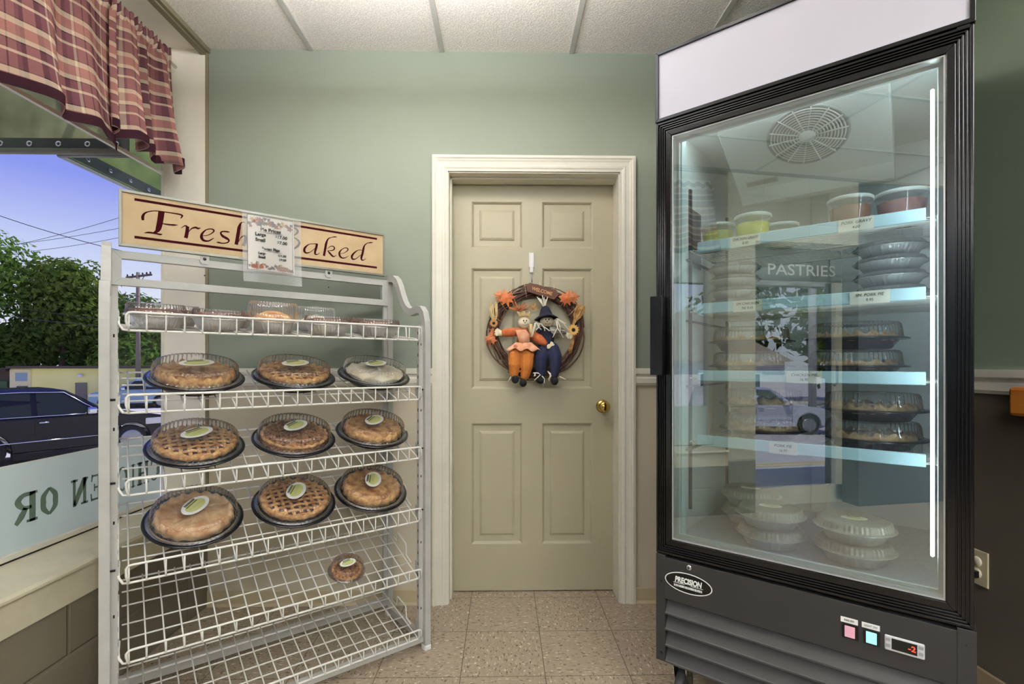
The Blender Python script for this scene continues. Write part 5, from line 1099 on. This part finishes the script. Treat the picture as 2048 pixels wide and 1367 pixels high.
# block building
M_yb = mat('yellow_painted_block', (255, 246, 158), 0.85, c2=(246, 236, 138), vscale=0.8)
yb = thing('block_building', 'low yellow painted block building behind the black vehicle', 'building', (-31, 33.6, GZ), (0, 0, R(12)))
mb = MB(); mb.box(-1.3, 11.0, 0, 3.6, 0, 2.58); mb.build('wall', M_yb, yb)
mb = MB(); mb.box(-1.4, 11.2, -0.3, 3.8, 2.58, 2.74); mb.build('roof', mat('dark_flat_roof', (86, 74, 62), 0.8), yb)
mb = MB(); mb.box(-1.32, -0.16, -0.06, 0.0, 0.0, 2.52); pp = mb.build('patched_panel', mat('faded_cream_block', (236, 222, 170), 0.85), yb)
mb = MB(); mb.box(-1.0, -0.35, -0.08, -0.06, 1.75, 2.3); mb.build('blue_patch', mat('blue_grey_patch', (146, 172, 176), 0.8), pp)
mb = MB(); mb.box(-0.9, -0.32, -0.14, -0.06, 0.2, 1.42); mb.build('window', mat('dark_window', (62, 62, 58), 0.3), yb)
mb = MB(); mb.box(2.35, 3.0, -0.08, 0.0, 0.2, 1.62); mb.build('door', mat('grey_brown_door', (128, 120, 104), 0.6), yb)
mb = MB(); mb.ell((2.68, -0.16, 2.1), (.17, .15, .12), 12); mb.build('wall_lamp', M_white, yb)
gd = thing('garage', 'dark roofed shed with a green door left of the yellow building', 'shed', (-31, 33.6, GZ), (0, 0, R(12)))
mb = MB(); mb.box(-6, -1.45, 0.1, 3.5, 0, 2.4); mb.build('wall', mat('dark_brown_siding', (72, 60, 48), 0.8), gd); mb = MB(); mb.box(-2.6, -1.5, 0.0, 0.1, 0, 1.75); mb.build('door', mat('green_door', (38, 82, 42), 0.5), gd); mb = MB(); mb.box(-6.2, -1.43, -0.25, 3.7, 2.4, 2.6); mb.build('roof', mat('shed_roof', (60, 50, 44), 0.8), gd)
# trees
def leafmat(name, a, b_):
    m = cloth_translucent(name, a, 0.3, c2=b_, vscale=0.9); return m
M_leaf = [leafmat('green_leaves', (70, 106, 42), (112, 142, 60)), leafmat('olive_leaves', (78, 104, 42), (112, 128, 56)), leafmat('dark_leaves', (46, 78, 34), (80, 112, 48)), leafmat('bright_leaves', (98, 138, 54), (138, 170, 80))]
M_bark = mat('bark', (84, 68, 54), 0.9)
def tree(label, x, y, top, rx, m, seed, n=2600, ls=0.30, base=GZ, lobes=9, cat='tree', cone=False):
    rs_ = random.Random(seed); h = top - base; t = thing('conifer' if cone else 'leafy_tree', label, cat, (x, y, base))
    L = []
    for k in range(lobes):
        q = rs_.random(); zc = h * (0.30 + 0.60 * q); ww = rx * (1.05 - 0.45 * abs(q - .35)); L.append((rs_.uniform(-1, 1) * ww * .62, rs_.uniform(-1, 1) * ww * .62, zc, rx * rs_.uniform(.34, .56)))
    L.append((0, 0, h * 0.55, rx * 0.75)); L.append((0, 0, h - rx * .36, rx * .36))
    mb = MB()
    for k in range(n):
        if cone: zz = h * rs_.random(); a = rs_.random() * 6.28; rr_ = rx * (1 - zz / h) * rs_.uniform(.7, 1); p = Vector((rr_ * math.cos(a), rr_ * math.sin(a), zz)); nrm = Vector((math.cos(a), math.sin(a), .5))
        else:
            c_ = rs_.choice(L); d = Vector((rs_.gauss(0, 1), rs_.gauss(0, 1), rs_.gauss(0, 1))).normalized(); p = Vector(c_[:3]) + d * c_[3] * rs_.uniform(.75, 1.08); nrm = d
            if p.z < h * .06: p.z = h * rs_.uniform(.06, .2)
        nrm = (nrm + Vector((rs_.uniform(-.7, .7), rs_.uniform(-.7, .7), rs_.uniform(-.4, .9)))).normalized(); u = nrm.orthogonal().normalized(); v = nrm.cross(u); s_ = ls * rs_.uniform(.6, 1.3); a = rs_.random() * 3; u2 = u * math.cos(a) + v * math.sin(a); v2 = nrm.cross(u2)
        q0 = p - u2 * s_; q1 = p + v2 * s_ * .45; q2 = p + u2 * s_; q3 = p - v2 * s_ * .45
        mb.add([tuple(q0), tuple(q1), tuple(q2), tuple(q3)], [(0, 1, 2, 3)])
    mb.build('foliage', m, t)
    mb = MB(); mb.tube([(0, 0, 0), (0.05 * rx, 0, h * .4), (0, 0.05 * rx, h * .85)], 0.2, 8, radii=[.05 * rx + .08, .035 * rx + .05, .03]); mb.build('trunk', M_bark, t)
    return t
tree('tall broad green tree at the far left behind the yellow building', -39.6, 38.6, 10.2, 5.6, M_leaf[0], 1, 9000, .24, lobes=16)
tree('rounded olive-green tree between the tall left tree and the rack', -35.0, 40.2, 9.1, 4.2, M_leaf[1], 2, 7500, .24, lobes=16)
tree('lower bushy tree in front of the tall left tree', -33.6, 42.3, 7.2, 4.0, M_leaf[2], 3, 5000, .26, lobes=12)
tree('bright green bush above the roof of the yellow building', -33.2, 42.5, 4.2, 2.8, M_leaf[3], 4, 3400, .22)
tree('dark green bush above the left end of the yellow building', -41.5, 43.5, 4.4, 3.6, M_leaf[2], 5, 3400, .24)
tree('dark conifer tip rising behind the rack post', -38.5, 48.7, 10.2, 1.5, M_leaf[2], 6, 2000, .26, cone=True)
tree('olive green tree behind the utility pole', -32.2, 47.0, 6.9, 4.2, M_leaf[1], 7, 5500, .25, lobes=14)
tree('light green tree beyond the utility pole, next to the window edge', -27.3, 44.0, 6.4, 3.4, M_leaf[3], 8, 4200, .25)
tree('dark hedge-like tree low behind the utility pole', -29.5, 40.5, 3.6, 3.0, M_leaf[0], 9, 3400, .24)
tree('dark tree filling the gap behind the rack post', -36.0, 46.5, 7.2, 4.6, M_leaf[2], 10, 5500, .26, lobes=14)
# utility pole and wires
up = thing('utility_pole', 'wooden utility pole with a crossarm and insulators', 'utility pole', (-24.8, 34.4, GZ))
mb = MB(); mb.tube([(0, 0, 0), (0, 0, 9.1)], 0.15, 12, radii=[.16, .11]); mb.build('pole', mat('weathered_pole', (124, 110, 98), 0.8), up)
mb = MB(); M = Matrix.Rotation(R(-25), 4, 'Z'); mb.box(-1.3, 1.45, -0.06, 0.06, 8.78, 8.9, M=M); mb.box(-0.9, 0, -0.03, 0.03, 8.3, 8.36, M=M @ Matrix.Translation((0.2, 0, 2.2)) @ Matrix.Rotation(R(0), 4, 'Y')) if False else None
mb.tube([tuple(M @ Vector((-.7, 0, 8.8))), tuple(M @ Vector((0, 0, 8.2)))], .025); mb.tube([tuple(M @ Vector((.7, 0, 8.8))), tuple(M @ Vector((0, 0, 8.2)))], .025); ca = mb.build('crossarm', mat('dark_crossarm', (84, 76, 72), 0.8), up)
for x in (-1.2, -.6, .5, .95, 1.35):
    mb = MB(); mb.T = M; mb.lathe([(.03, 8.9), (.055, 8.95), (.05, 9.03), (.0, 9.06)], 10, c=(x, 0, 0)); mb.build('insulator', M_panel, ca)
M_cable = mat('black_cable', (34, 34, 38), 0.7)
def wire(label, a, b_, sag, r_=0.018):
    A = Vector(a); B = Vector(b_); pts = []
    A, B = A - (B - A) * .6, B + (B - A) * .6
    for i in range(17): t = i / 16; p = A.lerp(B, t); p.z -= sag * 4 * t * (1 - t) - sag * .9; pts.append(tuple(p))
    mb = MB(); mb.tube(pts, r_, 5); tag(mb.build('overhead_wire', M_cable), label, 'wire', 'overhead wires')
wire('overhead wire slanting down to the right across the open sky', (-20.1, 20.36, 7.05), (-15.9, 20.28, 5.81), .25, .014)
wire('topmost of the faint overhead wires rising to the right in the sky', (-36.9, 40.7, 11.2), (-30.66, 40.54, 12.9), .3)
wire('middle of the faint overhead wires rising to the right in the sky', (-37.85, 40.67, 10.9), (-30.66, 40.54, 12.05), .3)
wire('lowest of the faint overhead wires rising to the right in the sky', (-37.0, 40.7, 10.3), (-30.66, 40.54, 11.3), .3)
wire('upper overhead wire running in front of the trees', (-28.2, 28.5, 4.45), (-22.7, 28.4, 3.7), .15, .014)
wire('lower overhead wire running in front of the trees', (-28.2, 28.5, 3.9), (-22.7, 28.4, 3.3), .15, .02)
wire('overhead wire crossing low in front of the tree crowns', (-28.2, 29.5, 6.2), (-22.7, 29.5, 5.3), .15, .012)

# vehicles
def vehicle(name, label, loc, rz, paint, glassm, van=False):
    t = thing(name, label, 'car', loc, (0, 0, rz)); hw = 1.0
    def arch(cx, r_=.47): return [(cx + r_ * math.cos(a), .40 + r_ * math.sin(a)) for a in [PI * k / 10 for k in range(11)]]
    prof = [(-5.16, .45)] + [(-3.9 - .47, .32)] + arch(-3.9)[::-1][0:11] + [(-3.9 + .47, .30), (-.95 - .47, .30)] + arch(-.95)[::-1] + [(-.95 + .47, .34), (-.05, .42), (.0, .60), (-.02, .86), (-.14, 1.02), (-.5, 1.10), (-1.45, 1.17), (-1.5, 1.19), (-5.12, 1.19), (-5.18, 1.0)]
    mb = MB(); N = len(prof)
    rings = [[(x, y * s_, z) for (x, z) in prof] for s_, y in ((1, -0.995), (1, -0.97))]
    mb.prism(prof, -1.0, 1.0, 'y'); mb.build('body', paint, t, bevel=0.045)
    mb = MB(); rg = [[(-1.42, -.96, 1.17), (-1.42, .96, 1.17), (-5.12, .96, 1.17), (-5.12, -.96, 1.17)], [(-1.95, -.86, 1.55), (-1.95, .86, 1.55), (-5.06, .88, 1.55), (-5.06, -.88, 1.55)], [(-2.35, -.76, 1.84), (-2.35, .76, 1.84), (-4.95, .78, 1.84), (-4.95, -.78, 1.84)], [(-2.6, -.6, 1.90), (-2.6, .6, 1.90), (-4.7, .62, 1.90), (-4.7, -.62, 1.90)]]
    mb.loft(rg, smooth=False); mb.build('cabin', paint, t, bevel=0.03)
    for s_ in (-1, 1):
        def sp(x, z): yy = .965 + (.87 - .965) * (z - 1.17) / .38 if z <= 1.55 else .87 - (.10) * (z - 1.55) / .29; return (x, s_ * (yy + .008), z)
        for P in ([(-1.72, 1.22), (-2.02, 1.45), (-2.42, 1.76), (-2.95, 1.79), (-2.95, 1.22)], [(-3.06, 1.22), (-3.06, 1.79), (-4.0, 1.79), (-4.02, 1.22)], [(-4.1, 1.30), (-4.05, 1.78), (-4.85, 1.76), (-4.95, 1.30)]):
            mb = MB(); v = [sp(*p) for p in P]; mb.add(v, [tuple(range(len(v)))]); mb.build('side_window', glassm, t)
        mb = MB(); mb.tube([sp(x, 1.205) for x in (-1.6, -2.5, -3.4, -4.1)], .014, 6); mb.tube([sp(*p) for p in ((-1.60, 1.21), (-1.98, 1.47), (-2.4, 1.79), (-3.2, 1.815), (-4.1, 1.80), (-4.22, 1.6), (-4.16, 1.22))], .014, 6)
        mb.tube([(-1.6, s_ * 1.005, .60), (-4.3, s_ * 1.005, .58)], .016, 6); mb.build('chrome_trim', M_chrome, t)
        for x in (-2.84, -3.9): mb = MB(); mb.tube([(x - .1, s_ * 1.0, 1.04), (x - .08, s_ * 1.04, 1.05), (x + .08, s_ * 1.04, 1.05), (x + .1, s_ * 1.0, 1.04)], .02, 6); mb.build('door_handle', M_chrome, t)
        mb = MB(); mb.box(-2.02, -1.80, min(s_ * 1.0, s_ * 1.24), max(s_ * 1.0, s_ * 1.24), 1.20, 1.38); mb.build('side_mirror', M_chrome, t, bevel=.05)
        mb = MB(); mb.box(-.62, -.02, min(s_ * .62, s_ * 1.008), max(s_ * .62, s_ * 1.008), .78, .98); mb.build('headlight', M_silver, t, bevel=.03)
        for cx in (-.95, -3.9):
            mb = MB(); mb.T = Matrix.Translation((cx, s_ * .86, .40)) @ Matrix.Rotation(R(90), 4, 'X'); mb.lathe([(0, -.12), (.27, -.12), (.38, -.11), (.40, -.06), (.40, .06), (.38, .11), (.27, .12), (0, .12)], 32); wh = mb.build('wheel', mat('tyre_rubber', (24, 24, 26), .8), t)
            mb = MB(); mb.T = Matrix.Translation((cx, s_ * .985, .40)) @ Matrix.Rotation(R(90), 4, 'X'); mb.lathe([(0, -.012), (.1, -.014), (.25, -.004), (.27, .0), (.27, .01), (0, .01)], 24) if s_ > 0 else mb.lathe([(0, .012), (.1, .014), (.25, .004), (.27, .0), (.27, -.01), (0, -.01)], 24); mb.build('rim', M_steel, wh)
        for x in (-1.62, -3.0, -4.08): mb = MB(); mb.box(x - .006, x + .006, min(s_ * .99, s_ * 1.002), max(s_ * .99, s_ * 1.002), .45, 1.17); mb.build('door_seam', M_dark, t)
    mb = MB(); mb.add([(-1.50, -.86, 1.215), (-1.50, .86, 1.215), (-2.00, .80, 1.58), (-2.36, .70, 1.82), (-2.36, -.70, 1.82), (-2.00, -.80, 1.58)], [(0, 1, 2, 5), (5, 2, 3, 4)]); mb.v = [(x + .02, y, z + .02) for x, y, z in mb.v]; mb.build('windshield', glassm, t)
    for s_ in (-1, 1): mb = MB(); mb.box(-3.42, -1.44, min(s_ * .8, s_ * 1.03), max(s_ * .8, s_ * 1.03), .16, .33); mb.build('running_board', M_blackf, t, bevel=.02)
    mb = MB(); mb.box(-.02, .012, -.6, .6, .55, .92); mb.build('grille', M_steel, t, bevel=.02)
    return t
M_paintb = mat('black_blue_car_paint', (8, 9, 18), 0.15, spec=0.35); M_carglass = mat('dark_car_glass', (40, 48, 48), 0.08, spec=0.15)
sv = vehicle('large_car', 'shiny black passenger vehicle with chrome trim parked outside the shop window', (-12.13, 17.63, GZ), R(55), M_paintb, M_carglass); sv.scale = (1.11, 1.11, 1.12)
vehicle('silver_car', 'silver car on the street, seen only in the refrigerator glass', (-16.2, -14.2, GZ), R(-75), mat('silver_car_paint', (200, 204, 210), 0.2, 0.3, coat=1.0), M_carglass)
vehicle('teal_car', 'pale blue-green car beyond the black vehicle, behind the rack', (-26.6, 33.0, GZ), R(200), mat('pale_teal_paint', (120, 160, 180), 0.25, coat=1.0), M_carglass)
# across the street, seen in the refrigerator glass
hs = thing('gabled_house', 'white gabled house across the street, seen in the refrigerator glass', 'house', (-27.5, -14.5, GZ), (0, 0, R(30)))
mb = MB(); mb.box(-4, 4, -5, 5, 0, 3.1); mb.build('wall', mat('white_siding', (222, 220, 214), .7), hs)
mb = MB(); mb.prism([(-5.4, 3.0), (0, 6.0), (5.4, 3.0)], -4.4, 4.4, 'x'); mb.build('roof', mat('pale_shingle', (176, 166, 146), .9), hs)
for y in (-3.4, -1.2, 1.2, 3.4): mb = MB(); mb.box(3.98, 4.06, y - .5, y + .5, .9, 2.4); f = mb.build('window', M_white, hs); mb = MB(); mb.box(4.06, 4.08, y - .4, y + .4, 1.0, 2.3); mb.build('pane', mat('dark_pane', (70, 78, 84), .15), f)
for k, (x, y, top, rx) in enumerate(((-36, -12, 8, 5), (-34, -22, 9, 5.5), (-30, -30, 8.5, 5), (-24, -36, 8, 5), (-38, -4, 7, 5), (-24, -24, 6.0, 3.6))):
    tree(('large tree behind the white house', 'broad tree across the street', 'tall tree further along the street', 'far tree at the end of the street', 'green tree beside the white house roof', 'rounded tree by the street pole')[k] + ', seen in the refrigerator glass', x, y, top, rx, M_leaf[k % 4], 30 + k, 2400, .42)
p2 = thing('street_pole', 'grey street pole across the road, seen in the refrigerator glass', 'utility pole', (-17.0, -14.5, GZ)); mb = MB(); mb.tube([(0, 0, 0), (0, 0, 9.5)], .16, 10); mb.build('pole', mat('grey_pole', (170, 168, 160), .8), p2)
mb = MB(); mb.box(-.3, .3, -1.2, 1.2, 8.7, 8.82); mb.build('crossarm', M_bark, p2)
